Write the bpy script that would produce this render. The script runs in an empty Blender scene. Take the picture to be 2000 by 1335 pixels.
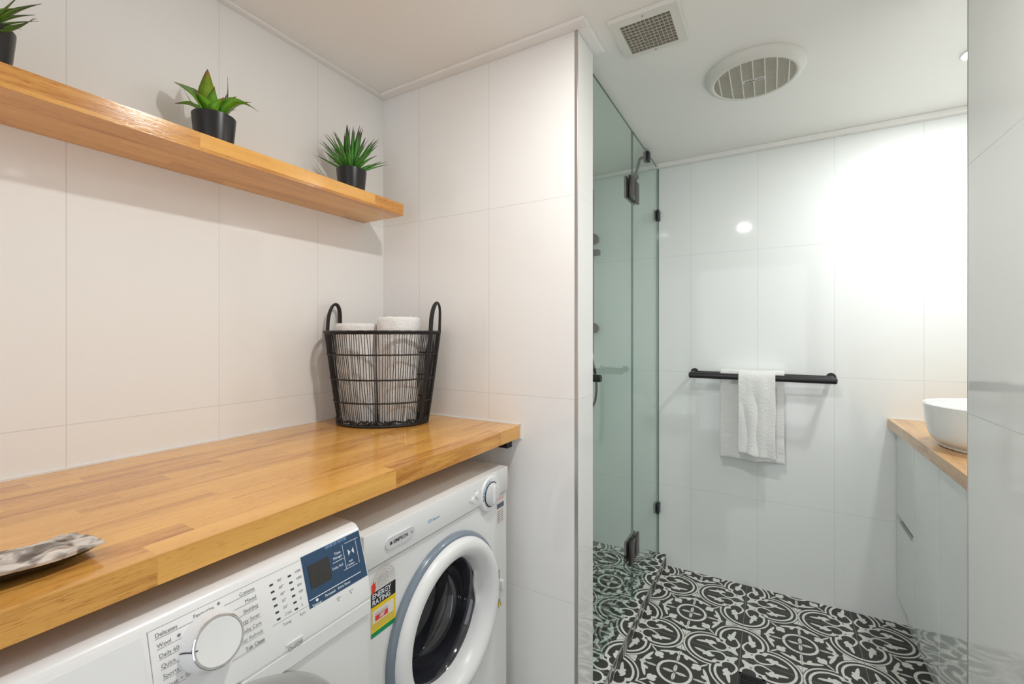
import bpy, bmesh, math, random
from mathutils import Vector, Matrix, noise
C = bpy.context.scene.collection
sc = bpy.context.scene
PI = math.pi

# ------------------------------------------------------------------ camera, world, lights, exposure
cd = bpy.data.cameras.new('camera'); cam = bpy.data.objects.new('camera', cd); C.objects.link(cam)
cam.location = (0, 0, 1.215); cam.rotation_euler = (math.radians(90), 0, math.radians(30.29))
cd.sensor_width = 36; cd.lens = 870 / 2000 * 36; cd.shift_y = -14 / 2000; cd.clip_start = 0.02
sc.camera = cam
w = bpy.data.worlds.new('world'); sc.world = w; w.use_nodes = True
w.node_tree.nodes['Background'].inputs[0].default_value = (.9, .93, 1, 1)
w.node_tree.nodes['Background'].inputs[1].default_value = 2.15
sc.cycles.diffuse_bounces = 10; sc.cycles.max_bounces = 16; sc.cycles.transparent_max_bounces = 24; sc.cycles.glossy_bounces = 6
sc.view_settings.view_transform = 'Standard'; sc.view_settings.look = 'None'
sc.view_settings.exposure = -0.10; sc.view_settings.gamma = 1; sc.view_settings.use_curve_mapping = False
CEIL = 2.115
def lamp(name, x, y, power, col, r=.032, spread=180, z=CEIL - .012):
    l = bpy.data.lights.new(name, 'AREA'); l.shape = 'DISK'; l.size = 2 * r; l.energy = power; l.color = col
    l.spread = math.radians(spread)
    o = bpy.data.objects.new(name, l); o.location = (x, y, z); C.objects.link(o)
LAMPS = [(-.20, .73, 8.8, (1, .975, .94)), (.575, 1.965, 7.8, (.97, .99, 1))]
for i, (x, y, p, col) in enumerate(LAMPS): lamp('downlight_lamp', x, y, p, col)

# ------------------------------------------------------------------ helpers
def tag(o, label=None, cat=None, group=None, kind=None):
    if label: o['label'] = label
    if cat: o['category'] = cat
    if group: o['group'] = group
    if kind: o['kind'] = kind
    return o
def thing(name, label, cat, loc=(0, 0, 0), group=None):
    o = bpy.data.objects.new(name, None); C.objects.link(o); o.location = loc; o.empty_display_size = .05
    return tag(o, label, cat, group)
def wloc(p):
    v = Vector((0, 0, 0))
    while p is not None: v += p.location; p = p.parent
    return v
def obj(name, bm, m, parent=None, smooth=False, label=None, loc=None):
    """vertices are in world space; they become local to the parent (or to loc)"""
    me = bpy.data.meshes.new(name)
    off = wloc(parent)
    o = bpy.data.objects.new(name, me)
    if loc is not None and parent is None: o.location = loc; off = Vector(loc)
    bmesh.ops.translate(bm, verts=bm.verts, vec=-off)
    bmesh.ops.recalc_face_normals(bm, faces=bm.faces)
    bm.to_mesh(me); bm.free()
    if isinstance(m, (list, tuple)):
        for q in m: me.materials.append(q)
    else: me.materials.append(m)
    if smooth:
        for f in me.polygons: f.use_smooth = True
        if smooth != 'all': me.set_sharp_from_angle(angle=math.radians(smooth if smooth is not True else 40))
    C.objects.link(o); o.parent = parent
    if label: o['label'] = label
    return o
def struct(name, bm, m, **k): return tag(obj(name, bm, m, **k), kind='structure')
def box(bm, x0, x1, y0, y1, z0, z1, bev=0, seg=2, mi=0):
    r = bmesh.ops.create_cube(bm, size=1, matrix=Matrix.Translation(((x0+x1)/2, (y0+y1)/2, (z0+z1)/2)) @ Matrix.Diagonal((abs(x1-x0), abs(y1-y0), abs(z1-z0), 1)))
    vs = r['verts']
    fs = set(f for v in vs for f in v.link_faces)
    for f in fs: f.material_index = mi
    if bev: bmesh.ops.bevel(bm, geom=list(set(e for v in vs for e in v.link_edges)), offset=bev, segments=seg, affect='EDGES', profile=.5)
def B(*a, **k):
    bm = bmesh.new(); box(bm, *a, **k); return bm
def tube(bm, pts, r, seg=10, closed=False, cap=True, rad=None):
    pts = [Vector(p) for p in pts]; n = len(pts); rings = []
    t0 = (pts[1] - pts[0]).normalized(); u = t0.orthogonal().normalized()
    for i in range(n):
        if closed: t = (pts[(i+1) % n] - pts[i-1]).normalized()
        else: t = (pts[min(i+1, n-1)] - pts[max(i-1, 0)]).normalized()
        u = (u - t * u.dot(t)).normalized(); v = t.cross(u)
        rr = rad[i] if rad else r
        rings.append([bm.verts.new(pts[i] + (u * math.cos(2*PI*k/seg) + v * math.sin(2*PI*k/seg)) * rr) for k in range(seg)])
    for i in range(n if closed else n-1):
        a, b = rings[i], rings[(i+1) % n]
        sh = 0
        if closed and i == n-1:
            sh = min(range(seg), key=lambda s: (a[0].co - b[s].co).length)
        for k in range(seg): bm.faces.new((a[k], a[(k+1) % seg], b[(k+1+sh) % seg], b[(k+sh) % seg]))
    if cap and not closed:
        bm.faces.new(rings[0][::-1]); bm.faces.new(rings[-1])
def lathe(bm, prof, origin, axis=(0, 0, 1), seg=48, closed=False, mi=None):
    """prof: (radius, distance along axis)"""
    axis = Vector(axis).normalized(); o = Vector(origin); u = axis.orthogonal().normalized(); v = axis.cross(u)
    rings = []
    for r, h in prof:
        if r < 1e-6: rings.append([bm.verts.new(o + axis * h)])
        else: rings.append([bm.verts.new(o + axis * h + (u * math.cos(2*PI*k/seg) + v * math.sin(2*PI*k/seg)) * r) for k in range(seg)])
    n = len(prof)
    for i in range(n if closed else n-1):
        a, b = rings[i], rings[(i+1) % n]
        for k in range(seg):
            if len(a) == 1 and len(b) == 1: continue
            if len(a) == 1: f = bm.faces.new((a[0], b[k], b[(k+1) % seg]))
            elif len(b) == 1: f = bm.faces.new((a[k], a[(k+1) % seg], b[0]))
            else: f = bm.faces.new((a[k], a[(k+1) % seg], b[(k+1) % seg], b[k]))
            if mi: f.material_index = mi[i]
def prism(bm, poly, y0, y1):
    """poly in XZ swept along Y"""
    a = [bm.verts.new((x, y0, z)) for x, z in poly]; b = [bm.verts.new((x, y1, z)) for x, z in poly]
    n = len(poly)
    for i in range(n): bm.faces.new((a[i], a[(i+1) % n], b[(i+1) % n], b[i]))
    bm.faces.new(a[::-1]); bm.faces.new(b)
def frame_mat(o, x, y):
    x = Vector(x).normalized(); y = Vector(y).normalized(); z = x.cross(y)
    m = Matrix.Identity(4)
    for i in range(3): m[i][0] = x[i]; m[i][1] = y[i]; m[i][2] = z[i]; m[i][3] = o[i]
    return m
def text_bm(bm, s, size, M, ext=.0002, align='LEFT', sx=1, shear=0, bold=0):
    cu = bpy.data.curves.new('t', 'FONT'); cu.body = s; cu.size = size; cu.extrude = ext; cu.align_x = align; cu.align_y = 'CENTER'
    cu.shear = shear; cu.offset = bold; cu.resolution_u = 3
    o = bpy.data.objects.new('t', cu); C.objects.link(o)
    dg = bpy.context.evaluated_depsgraph_get(); me = bpy.data.meshes.new_from_object(o.evaluated_get(dg))
    me.transform(M @ Matrix.Diagonal((sx, 1, 1, 1)))
    bm.from_mesh(me); bpy.data.meshes.remove(me); bpy.data.objects.remove(o); bpy.data.curves.remove(cu)
def quad_plate(bm, M, x0, x1, y0, y1, t=.0004):
    """thin plate in frame M"""
    r = bmesh.ops.create_cube(bm, size=1, matrix=M @ Matrix.Translation(((x0+x1)/2, (y0+y1)/2, t/2)) @ Matrix.Diagonal((x1-x0, y1-y0, t, 1)))
def poly_plate(bm, M, pts, t=.0004):
    a = [bm.verts.new(M @ Vector((x, y, t))) for x, y in pts]; b = [bm.verts.new(M @ Vector((x, y, 0))) for x, y in pts]
    bm.faces.new(a); bm.faces.new(b[::-1]); n = len(pts)
    for i in range(n): bm.faces.new((a[i], b[i], b[(i+1) % n], a[(i+1) % n]))

# ------------------------------------------------------------------ materials
def newmat(name):
    m = bpy.data.materials.new(name); m.use_nodes = True
    return m, m.node_tree, m.node_tree.nodes['Principled BSDF']
def sin(bs, **k):
    for a, b in k.items():
        bs.inputs[a.replace('_', ' ')].default_value = b
def pmat(name, col, rough=.5, metal=0, coat=0, spec=.5, bump=0, bscale=200, bdist=.001, var=0, vscale=20, sheen=0):
    m, nt, bs = newmat(name)
    bs.inputs['Base Color'].default_value = (*col, 1); bs.inputs['Roughness'].default_value = rough
    bs.inputs['Metallic'].default_value = metal; bs.inputs['Coat Weight'].default_value = coat; bs.inputs['Coat Roughness'].default_value = .05
    bs.inputs['Specular IOR Level'].default_value = spec; bs.inputs['Sheen Weight'].default_value = sheen
    tc = nt.nodes.new('ShaderNodeTexCoord')
    n = nt.nodes.new('ShaderNodeTexNoise'); n.inputs['Scale'].default_value = bscale; n.inputs['Detail'].default_value = 3
    nt.links.new(tc.outputs['Object'], n.inputs['Vector'])
    if bump:
        b = nt.nodes.new('ShaderNodeBump'); b.inputs['Strength'].default_value = bump; b.inputs['Distance'].default_value = bdist
        nt.links.new(n.outputs['Fac'], b.inputs['Height']); nt.links.new(b.outputs[0], bs.inputs['Normal'])
    if var:
        n2 = nt.nodes.new('ShaderNodeTexNoise'); n2.inputs['Scale'].default_value = vscale; nt.links.new(tc.outputs['Object'], n2.inputs['Vector'])
        mx = nt.nodes.new('ShaderNodeMix'); mx.data_type = 'RGBA'
        mx.inputs[6].default_value = (*[c * (1-var) for c in col], 1); mx.inputs[7].default_value = (*[min(1, c * (1+var)) for c in col], 1)
        nt.links.new(n2.outputs['Fac'], mx.inputs[0]); nt.links.new(mx.outputs[2], bs.inputs['Base Color'])
    return m
class G:
    """small node-math helper"""
    def __init__(s, nt): s.nt = nt
    def n(s, t, **k):
        x = s.nt.nodes.new(t)
        for a, b in k.items(): setattr(x, a, b)
        return x
    def m(s, op, a, b=0, c=0):
        x = s.n('ShaderNodeMath', operation=op)
        for i, v in enumerate((a, b, c)):
            if hasattr(v, 'links') or hasattr(v, 'is_output'): s.nt.links.new(v, x.inputs[i])
            else: x.inputs[i].default_value = v
        return x.outputs[0]
    def ell(s, vec, cx, cy, rx, ry, deg=0):
        mp = s.n('ShaderNodeMapping', vector_type='TEXTURE')
        mp.inputs['Location'].default_value = (cx, cy, 0); mp.inputs['Rotation'].default_value = (0, 0, math.radians(deg)); mp.inputs['Scale'].default_value = (rx, ry, 1)
        s.nt.links.new(vec, mp.inputs[0])
        l = s.n('ShaderNodeVectorMath', operation='LENGTH'); s.nt.links.new(mp.outputs[0], l.inputs[0])
        return l.outputs['Value']
    def E(s, vec, *a): return s.m('LESS_THAN', s.ell(vec, *a), 1)
    def R(s, vec, cx, cy, r, w):
        d = s.ell(vec, cx, cy, 1, 1)
        return s.m('LESS_THAN', s.m('ABSOLUTE', s.m('SUBTRACT', d, r)), w)
def tile_wall_mat(name, axis, u0, base=(.86, .86, .845), grout=(.69, .69, .67), rough=.06, z0=.425):
    m, nt, bs = newmat(name); g = G(nt)
    tc = g.n('ShaderNodeTexCoord'); sp = g.n('ShaderNodeSeparateXYZ'); nt.links.new(tc.outputs['Object'], sp.inputs[0])
    u = sp.outputs[axis]; z = sp.outputs['Z']
    du = g.m('PINGPONG', g.m('SUBTRACT', u, u0 - 30), .15) if u0 is not None else 1.0
    dz = g.m('PINGPONG', g.m('SUBTRACT', z, z0 - 30), .30)
    d = g.m('MINIMUM', du, dz)
    line = g.m('LESS_THAN', d, .0009)
    mx = g.n('ShaderNodeMix', data_type='RGBA'); mx.inputs[6].default_value = (*base, 1); mx.inputs[7].default_value = (*grout, 1)
    nt.links.new(line, mx.inputs[0]); nt.links.new(mx.outputs[2], bs.inputs['Base Color'])
    rr = g.m('ADD', rough, g.m('MULTIPLY', line, .5)); nt.links.new(rr, bs.inputs['Roughness'])
    h = g.m('MULTIPLY', g.m('MINIMUM', d, .0016), .35)
    nz = g.n('ShaderNodeTexNoise'); nz.inputs['Scale'].default_value = 3.5; nt.links.new(tc.outputs['Object'], nz.inputs['Vector'])
    h2 = g.m('ADD', h, g.m('MULTIPLY', nz.outputs['Fac'], .00008))
    b = g.n('ShaderNodeBump'); b.inputs['Strength'].default_value = .5; b.inputs['Distance'].default_value = 1.0
    nt.links.new(h2, b.inputs['Height']); nt.links.new(b.outputs[0], bs.inputs['Normal'])
    bs.inputs['Specular IOR Level'].default_value = .5
    return m
def wood_mat(name, along='Y', stave=.042, length=.42, c0=(.45, .17, .028), c1=(.86, .47, .115), rough=.13, coat=.25, zmul=1.0):
    m, nt, bs = newmat(name); g = G(nt)
    tc = g.n('ShaderNodeTexCoord'); sp = g.n('ShaderNodeSeparateXYZ'); nt.links.new(tc.outputs['Object'], sp.inputs[0])
    X, Y, Z = sp.outputs['X'], sp.outputs['Y'], sp.outputs['Z']
    u, v = (Y, X) if along == 'Y' else (X, Y)
    v = g.m('ADD', v, g.m('MULTIPLY', Z, zmul))
    cb = g.n('ShaderNodeCombineXYZ'); nt.links.new(u, cb.inputs[0]); nt.links.new(g.m('ADD', v, 10), cb.inputs[1])
    br = g.n('ShaderNodeTexBrick'); br.inputs['Scale'].default_value = 1; br.inputs['Brick Width'].default_value = length; br.inputs['Row Height'].default_value = stave
    br.inputs['Mortar Size'].default_value = .0003; br.inputs['Mortar Smooth'].default_value = .3; br.offset = .37; br.offset_frequency = 3; br.squash = .78; br.squash_frequency = 2
    br.inputs['Color1'].default_value = (0, 0, 0, 1); br.inputs['Color2'].default_value = (1, 1, 1, 1); br.inputs['Mortar'].default_value = (.35, .35, .35, 1)
    nt.links.new(cb.outputs[0], br.inputs['Vector'])
    # grain, stretched along the staves, shifted per stave
    sep = g.n('ShaderNodeSeparateColor'); nt.links.new(br.outputs['Color'], sep.inputs[0])
    cb2 = g.n('ShaderNodeCombineXYZ'); nt.links.new(g.m('MULTIPLY', u, 5), cb2.inputs[0]); nt.links.new(g.m('MULTIPLY', v, 85), cb2.inputs[1]); nt.links.new(g.m('MULTIPLY', sep.outputs[0], 37), cb2.inputs[2])
    n1 = g.n('ShaderNodeTexNoise'); n1.inputs['Scale'].default_value = 1; n1.inputs['Detail'].default_value = 6; n1.inputs['Roughness'].default_value = .6; n1.inputs['Distortion'].default_value = .6
    nt.links.new(cb2.outputs[0], n1.inputs['Vector'])
    cb3 = g.n('ShaderNodeCombineXYZ'); nt.links.new(g.m('MULTIPLY', u, 2.2), cb3.inputs[0]); nt.links.new(g.m('MULTIPLY', v, 14), cb3.inputs[1]); nt.links.new(g.m('MULTIPLY', sep.outputs[0], 91), cb3.inputs[2])
    n2 = g.n('ShaderNodeTexNoise'); n2.inputs['Scale'].default_value = 1; n2.inputs['Detail'].default_value = 3; n2.inputs['Distortion'].default_value = 1.5
    nt.links.new(cb3.outputs[0], n2.inputs['Vector'])
    f = g.m('ADD', g.m('MULTIPLY', sep.outputs[0], .36), g.m('ADD', g.m('MULTIPLY', n1.outputs['Fac'], .75), g.m('MULTIPLY', n2.outputs['Fac'], .7)))
    cb4 = g.n('ShaderNodeCombineXYZ'); nt.links.new(g.m('MULTIPLY', u, 60), cb4.inputs[0]); nt.links.new(g.m('MULTIPLY', v, 520), cb4.inputs[1]); nt.links.new(g.m('MULTIPLY', sep.outputs[0], 17), cb4.inputs[2])
    n3 = g.n('ShaderNodeTexNoise'); n3.inputs['Scale'].default_value = 1; n3.inputs['Detail'].default_value = 2; nt.links.new(cb4.outputs[0], n3.inputs['Vector'])
    pore = g.m('MULTIPLY', g.m('MAXIMUM', g.m('SUBTRACT', n3.outputs['Fac'], .56), 0), 1.6)
    f = g.m('SUBTRACT', g.m('SUBTRACT', f, .44), pore)
    cr = g.n('ShaderNodeValToRGB'); e = cr.color_ramp.elements
    e[0].position = .12; e[0].color = (*c0, 1); e[1].position = .8; e[1].color = (*c1, 1)
    em = cr.color_ramp.elements.new(.42); em.color = (*[(a*.35+b*.65) for a, b in zip(c0, c1)], 1)
    nt.links.new(f, cr.inputs[0]); nt.links.new(cr.outputs[0], bs.inputs['Base Color'])
    bs.inputs['Roughness'].default_value = rough; bs.inputs['Coat Weight'].default_value = coat; bs.inputs['Coat Roughness'].default_value = .07
    b = g.n('ShaderNodeBump'); b.inputs['Strength'].default_value = .22; b.inputs['Distance'].default_value = .001
    nt.links.new(g.m('SUBTRACT', n1.outputs['Fac'], pore), b.inputs['Height']); nt.links.new(b.outputs[0], bs.inputs['Normal'])
    return m
def encaustic_mat(name, x0=-.105, y0=1.882):
    m, nt, bs = newmat(name); g = G(nt)
    tc = g.n('ShaderNodeTexCoord'); sp = g.n('ShaderNodeSeparateXYZ'); nt.links.new(tc.outputs['Object'], sp.inputs[0])
    # vertical faces continue the pattern
    px = g.m('PINGPONG', g.m('SUBTRACT', g.m('SUBTRACT', sp.outputs['X'], g.m('MULTIPLY', sp.outputs['Z'], 1)), x0 - 40), .2)
    py = g.m('PINGPONG', g.m('SUBTRACT', sp.outputs['Y'], y0 - 40), .2)
    a = g.m('MAXIMUM', px, py); b = g.m('MINIMUM', px, py)
    cb = g.n('ShaderNodeCombineXYZ'); nt.links.new(a, cb.inputs[0]); nt.links.new(b, cb.inputs[1]); v = cb.outputs[0]
    gt = lambda s, t: g.m('GREATER_THAN', s, t)
    lt = lambda s, t: g.m('LESS_THAN', s, t)
    mul = lambda *q: q[0] if len(q) == 1 else g.m('MULTIPLY', q[0], mul(*q[1:]))
    mx = lambda *q: q[0] if len(q) == 1 else g.m('MAXIMUM', q[0], mx(*q[1:]))
    c = .1045
    ringO = mul(g.R(v, c, 0, .0925, .0032), gt(a, .083))
    ringI = mul(g.R(v, c, 0, .0755, .0044), gt(a, .076))
    curl = mul(g.R(v, .071, .033, .0265, .0038), lt(a, .084))
    conn = g.E(v, .092, .013, .022, .0036, 28)
    leaf = mx(g.E(v, .121, .032, .036, .0068, -12), g.E(v, .104, .037, .011, .0145, 20), g.E(v, .116, .038, .007, .012, -35), g.E(v, .092, .041, .010, .005, 40))
    cen = mx(g.E(v, .026, .021, .023, .0068, 36), g.E(v, .036, .021, .009, .005, -15), g.E(v, .022, .022, .008, .008, 0))
    blob = g.E(v, .081, .066, .009, .0075, 35)
    tri = mul(gt(g.ell(v, c, 0, 1, 1), .0985), gt(a, .172), lt(b, .064), lt(g.m('ADD', g.m('SUBTRACT', .2, a), g.m('MULTIPLY', b, .45)), .046))
    wing = mx(g.E(v, .166, .0975, .037, .0062, -22), g.E(v, .175, .103, .012, .007, -60))
    spin = mx(g.E(v, .2, .118, .0048, .02), g.E(v, .2, .088, .009, .012))
    bud = mx(g.E(v, .131, .131, .0125, .0125), g.E(v, .139, .127, .011, .0085, 20), g.E(v, .143, .143, .008, .008), g.E(v, .112, .112, .017, .0034, 45))
    small = mx(g.R(v, .2, .2, .056, .005), g.E(v, .2, .178, .0062, .0185))
    L = mx(ringO, ringI, curl, conn, leaf, cen, blob, tri, wing, spin, bud, small)
    dj = g.m('MINIMUM', g.m('PINGPONG', a, .1), g.m('PINGPONG', b, .1))
    dj = g.m('MINIMUM', g.m('SUBTRACT', .2, a), b)
    gr = lt(dj, .0009)
    nz = g.n('ShaderNodeTexNoise'); nz.inputs['Scale'].default_value = 60; nt.links.new(tc.outputs['Object'], nz.inputs['Vector'])
    m1 = g.n('ShaderNodeMix', data_type='RGBA'); m1.inputs[6].default_value = (.050, .048, .043, 1); m1.inputs[7].default_value = (.78, .78, .74, 1); nt.links.new(L, m1.inputs[0])
    m2 = g.n('ShaderNodeMix', data_type='RGBA'); m2.inputs[7].default_value = (.26, .255, .24, 1); nt.links.new(gr, m2.inputs[0]); nt.links.new(m1.outputs[2], m2.inputs[6])
    m3 = g.n('ShaderNodeMix', data_type='RGBA', blend_type='MULTIPLY'); m3.inputs[0].default_value = .12; nt.links.new(m2.outputs[2], m3.inputs[6]); nt.links.new(nz.outputs['Color'], m3.inputs[7])
    nt.links.new(m3.outputs[2], bs.inputs['Base Color'])
    bs.inputs['Roughness'].default_value = .45; bs.inputs['Specular IOR Level'].default_value = .35
    return m
def glass_mat(name, tint=(.91, .965, .945), gl=(1, 1, 1)):
    m, nt, bs = newmat(name); nt.nodes.remove(bs); out = nt.nodes['Material Output']
    tr = nt.nodes.new('ShaderNodeBsdfTransparent'); tr.inputs[0].default_value = (*tint, 1)
    go = nt.nodes.new('ShaderNodeBsdfGlossy'); go.inputs['Roughness'].default_value = .0; go.inputs[0].default_value = (*gl, 1)
    fr = nt.nodes.new('ShaderNodeFresnel'); fr.inputs['IOR'].default_value = 1.45
    ge = nt.nodes.new('ShaderNodeNewGeometry'); g = G(nt)
    fac = g.m('MULTIPLY', fr.outputs[0], g.m('SUBTRACT', 1, ge.outputs['Backfacing']))
    mx = nt.nodes.new('ShaderNodeMixShader'); nt.links.new(fac, mx.inputs[0]); nt.links.new(tr.outputs[0], mx.inputs[1]); nt.links.new(go.outputs[0], mx.inputs[2])
    nt.links.new(mx.outputs[0], out.inputs[0]); return m
def emit_mat(name, col, s):
    m, nt, bs = newmat(name); bs.inputs['Base Color'].default_value = (.9, .9, .9, 1)
    bs.inputs['Emission Color'].default_value = (*col, 1); bs.inputs['Emission Strength'].default_value = s; return m
def leaf_mat(name, lo, hi, tip, tipstart=.75):
    m, nt, bs = newmat(name); g = G(nt)
    at = g.n('ShaderNodeAttribute'); at.attribute_name = 'tipfac'
    cr = g.n('ShaderNodeValToRGB'); e = cr.color_ramp.elements; e[0].color = (*lo, 1); e[0].position = 0; e[1].color = (*tip, 1); e[1].position = 1
    k = cr.color_ramp.elements.new(.4); k.color = (*hi, 1); k = cr.color_ramp.elements.new(tipstart); k.color = (*[a*.8 for a in hi], 1)
    nt.links.new(at.outputs['Fac'], cr.inputs[0])
    tc = g.n('ShaderNodeTexCoord'); nz = g.n('ShaderNodeTexNoise'); nz.inputs['Scale'].default_value = 60; nt.links.new(tc.outputs['Object'], nz.inputs['Vector'])
    mx = g.n('ShaderNodeMix', data_type='RGBA', blend_type='MULTIPLY'); mx.inputs[0].default_value = .5
    nt.links.new(cr.outputs[0], mx.inputs[6]); nt.links.new(nz.outputs['Fac'], mx.inputs[7])
    sc2 = g.n('ShaderNodeMix', data_type='RGBA', blend_type='ADD'); sc2.inputs[0].default_value = .35; nt.links.new(mx.outputs[2], sc2.inputs[6]); nt.links.new(cr.outputs[0], sc2.inputs[7])
    nt.links.new(sc2.outputs[2], bs.inputs['Base Color']); bs.inputs['Roughness'].default_value = .38
    return m
def towel_mat(name, col=(.92, .915, .90)):
    m, nt, bs = newmat(name); g = G(nt); tc = g.n('ShaderNodeTexCoord')
    n1 = g.n('ShaderNodeTexNoise'); n1.inputs['Scale'].default_value = 420; n1.inputs['Detail'].default_value = 4; nt.links.new(tc.outputs['Object'], n1.inputs['Vector'])
    n2 = g.n('ShaderNodeTexNoise'); n2.inputs['Scale'].default_value = 90; nt.links.new(tc.outputs['Object'], n2.inputs['Vector'])
    h = g.m('ADD', n1.outputs['Fac'], n2.outputs['Fac'])
    b = g.n('ShaderNodeBump'); b.inputs['Strength'].default_value = .9; b.inputs['Distance'].default_value = .0035
    nt.links.new(h, b.inputs['Height']); nt.links.new(b.outputs[0], bs.inputs['Normal'])
    bs.inputs['Base Color'].default_value = (*col, 1); bs.inputs['Roughness'].default_value = .95; bs.inputs['Sheen Weight'].default_value = .4
    bs.inputs['Specular IOR Level'].default_value = .1
    return m
def foil_mat(name):
    m, nt, bs = newmat(name); g = G(nt); tc = g.n('ShaderNodeTexCoord')
    n1 = g.n('ShaderNodeTexNoise'); n1.inputs['Scale'].default_value = 26; n1.inputs['Detail'].default_value = 2; n1.inputs['Distortion'].default_value = 1.2
    nt.links.new(tc.outputs['Object'], n1.inputs['Vector'])
    cr = g.n('ShaderNodeValToRGB'); e = cr.color_ramp.elements; e[0].position = .44; e[0].color = (.82, .80, .77, 1); e[1].position = .60; e[1].color = (.20, .175, .155, 1)
    nt.links.new(n1.outputs['Fac'], cr.inputs[0]); nt.links.new(cr.outputs[0], bs.inputs['Base Color'])
    bs.inputs['Metallic'].default_value = .75; bs.inputs['Roughness'].default_value = .24
    b = g.n('ShaderNodeBump'); b.inputs['Strength'].default_value = .5; b.inputs['Distance'].default_value = .004; nt.links.new(n1.outputs['Fac'], b.inputs['Height']); nt.links.new(b.outputs[0], bs.inputs['Normal'])
    return m

M = {}
M['tL'] = tile_wall_mat('tile_left_wall', 'Y', .636)
M['tP'] = tile_wall_mat('tile_partition', 'X', -.800)
M['tPe'] = tile_wall_mat('tile_partition_end', 'Y', None)
M['tF'] = tile_wall_mat('tile_far_wall', 'X', -.060, base=(.85, .87, .855), grout=(.67, .69, .68))
M['tR'] = tile_wall_mat('tile_right_wall', 'Y', 1.21, base=(.80, .82, .81), grout=(.64, .66, .65))
M['ceil'] = pmat('ceiling_paint', (.88, .865, .835), .45, bump=.02, bscale=30)
M['corn'] = pmat('cornice_paint', (.88, .865, .84), .4, bump=.02, bscale=60)
M['wood'] = wood_mat('butcher_block')
M['shelfwood'] = wood_mat('shelf_wood', length=.5, c0=(.45, .17, .030), c1=(.84, .45, .115), rough=.18)
M['vanwood'] = wood_mat('vanity_wood', length=.4, c0=(.42, .20, .07), c1=(.72, .45, .21), rough=.3, coat=.3)
M['floor'] = encaustic_mat('encaustic_tiles')
M['glass'] = glass_mat('green_glass')
M['edge'] = pmat('glass_edge', (.10, .17, .15), .2)
M['black'] = pmat('matt_black_metal', (.012, .012, .013), .38, bump=.02, bscale=400)
M['blackw'] = pmat('black_rattan', (.010, .009, .009), .5, bump=.5, bscale=900)
M['bronze'] = pmat('gunmetal', (.055, .045, .042), .3, metal=.6)
M['white'] = pmat('white_enamel', (.80, .81, .81), .22, coat=.3, var=.01)
M['whitep'] = pmat('white_plastic', (.79, .80, .80), .32, var=.01)
M['offw'] = pmat('aged_white_plastic', (.74, .735, .69), .45, var=.02)
M['seam'] = pmat('seam_grey', (.30, .31, .31), .6, var=.01)
M['grey'] = pmat('grey_plastic', (.36, .365, .36), .35, var=.02)
M['bluegrey'] = pmat('blue_grey_seal', (.19, .235, .285), .25, coat=.4, var=.05)
M['navy'] = pmat('navy_panel', (.018, .06, .135), .15, coat=.6, var=.04)
M['screen'] = pmat('dark_display', (.02, .018, .018), .08, coat=1, var=.02)
M['ink'] = pmat('grey_ink', (.19, .20, .21), .5, var=.01)
M['inkd'] = pmat('dark_ink', (.03, .035, .05), .5, var=.01)
M['inkw'] = pmat('white_ink', (.75, .8, .85), .5, var=.01)
M['inkb'] = pmat('blue_ink', (.05, .30, .55), .5, var=.01)
M['inkl'] = pmat('light_blue_ink', (.25, .45, .75), .5, var=.01)
M['chrome'] = pmat('chrome', (.75, .75, .76), .12, metal=1, var=.01)
M['silver'] = pmat('silver_plastic', (.72, .73, .75), .25, metal=.15, coat=.5, var=.02)
M['alu'] = pmat('aluminium_trim', (.55, .53, .51), .28, metal=.9, var=.03)
M['bowl'] = pmat('smoked_glass_bowl', (.018, .019, .026), .07, coat=1, var=.1)
M['drum'] = pmat('drum_steel', (.06, .06, .068), .25, metal=.5, var=.1)
M['yellow'] = pmat('label_yellow', (.85, .62, .01), .35, var=.01)
M['green'] = pmat('label_green', (.0, .28, .10), .35, var=.01)
M['red'] = pmat('label_red', (.75, .05, .03), .35, var=.01)
M['lblack'] = pmat('label_black', (.012, .012, .013), .3, var=.01)
M['lclear'] = pmat('label_clear', (.70, .68, .66), .3, var=.03)
M['lpaper'] = pmat('label_paper', (.78, .72, .68), .35, var=.02)
M['pot'] = pmat('black_ceramic', (.012, .011, .012), .33, var=.05)
M['soil'] = pmat('soil', (.02, .014, .01), .9, bump=1, bscale=200, bdist=.004)
M['leafA'] = leaf_mat('aloe_leaf', (.025, .15, .008), (.15, .38, .012), (.30, .03, .03), .82)
M['leafC'] = leaf_mat('aloe_leaf_tall', (.04, .16, .01), (.22, .36, .015), (.38, .10, .03), .75)
M['leafB'] = leaf_mat('spiky_leaf', (.015, .13, .01), (.07, .26, .03), (.09, .045, .06), .7)
M['leafP'] = leaf_mat('thin_leaf', (.05, .15, .015), (.10, .20, .02), (.05, .035, .03), .55)
M['towel'] = towel_mat('terry_towel')
M['ceramic'] = pmat('white_ceramic', (.86, .865, .86), .08, coat=.5, var=.005)
M['lacquer'] = pmat('white_gloss_lacquer', (.74, .77, .76), .05, coat=.6, var=.005)
M['recess'] = pmat('recess_grey', (.10, .11, .11), .6, var=.02)
M['mirror'] = pmat('mirror_silver', (.9, .92, .91), .01, metal=1, var=.002)
M['foil'] = foil_mat('foil')
M['foilshade'] = pmat('foil_underside_shade', (.02, .02, .02), .3, metal=.6, var=.2, vscale=60)  # packet underside coloured black to stand for shadow below its raised edge
M['silicone'] = pmat('silicone_bead', (.82, .80, .76), .35, var=.01)
M['lens'] = emit_mat('lamp_lens', (1, .98, .95), 60)
M['vdark'] = pmat('duct_dark', (.10, .092, .07), .7, var=.2, vscale=60)
M['vgrid'] = pmat('vent_grid', (.52, .50, .42), .55, var=.05)

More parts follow.
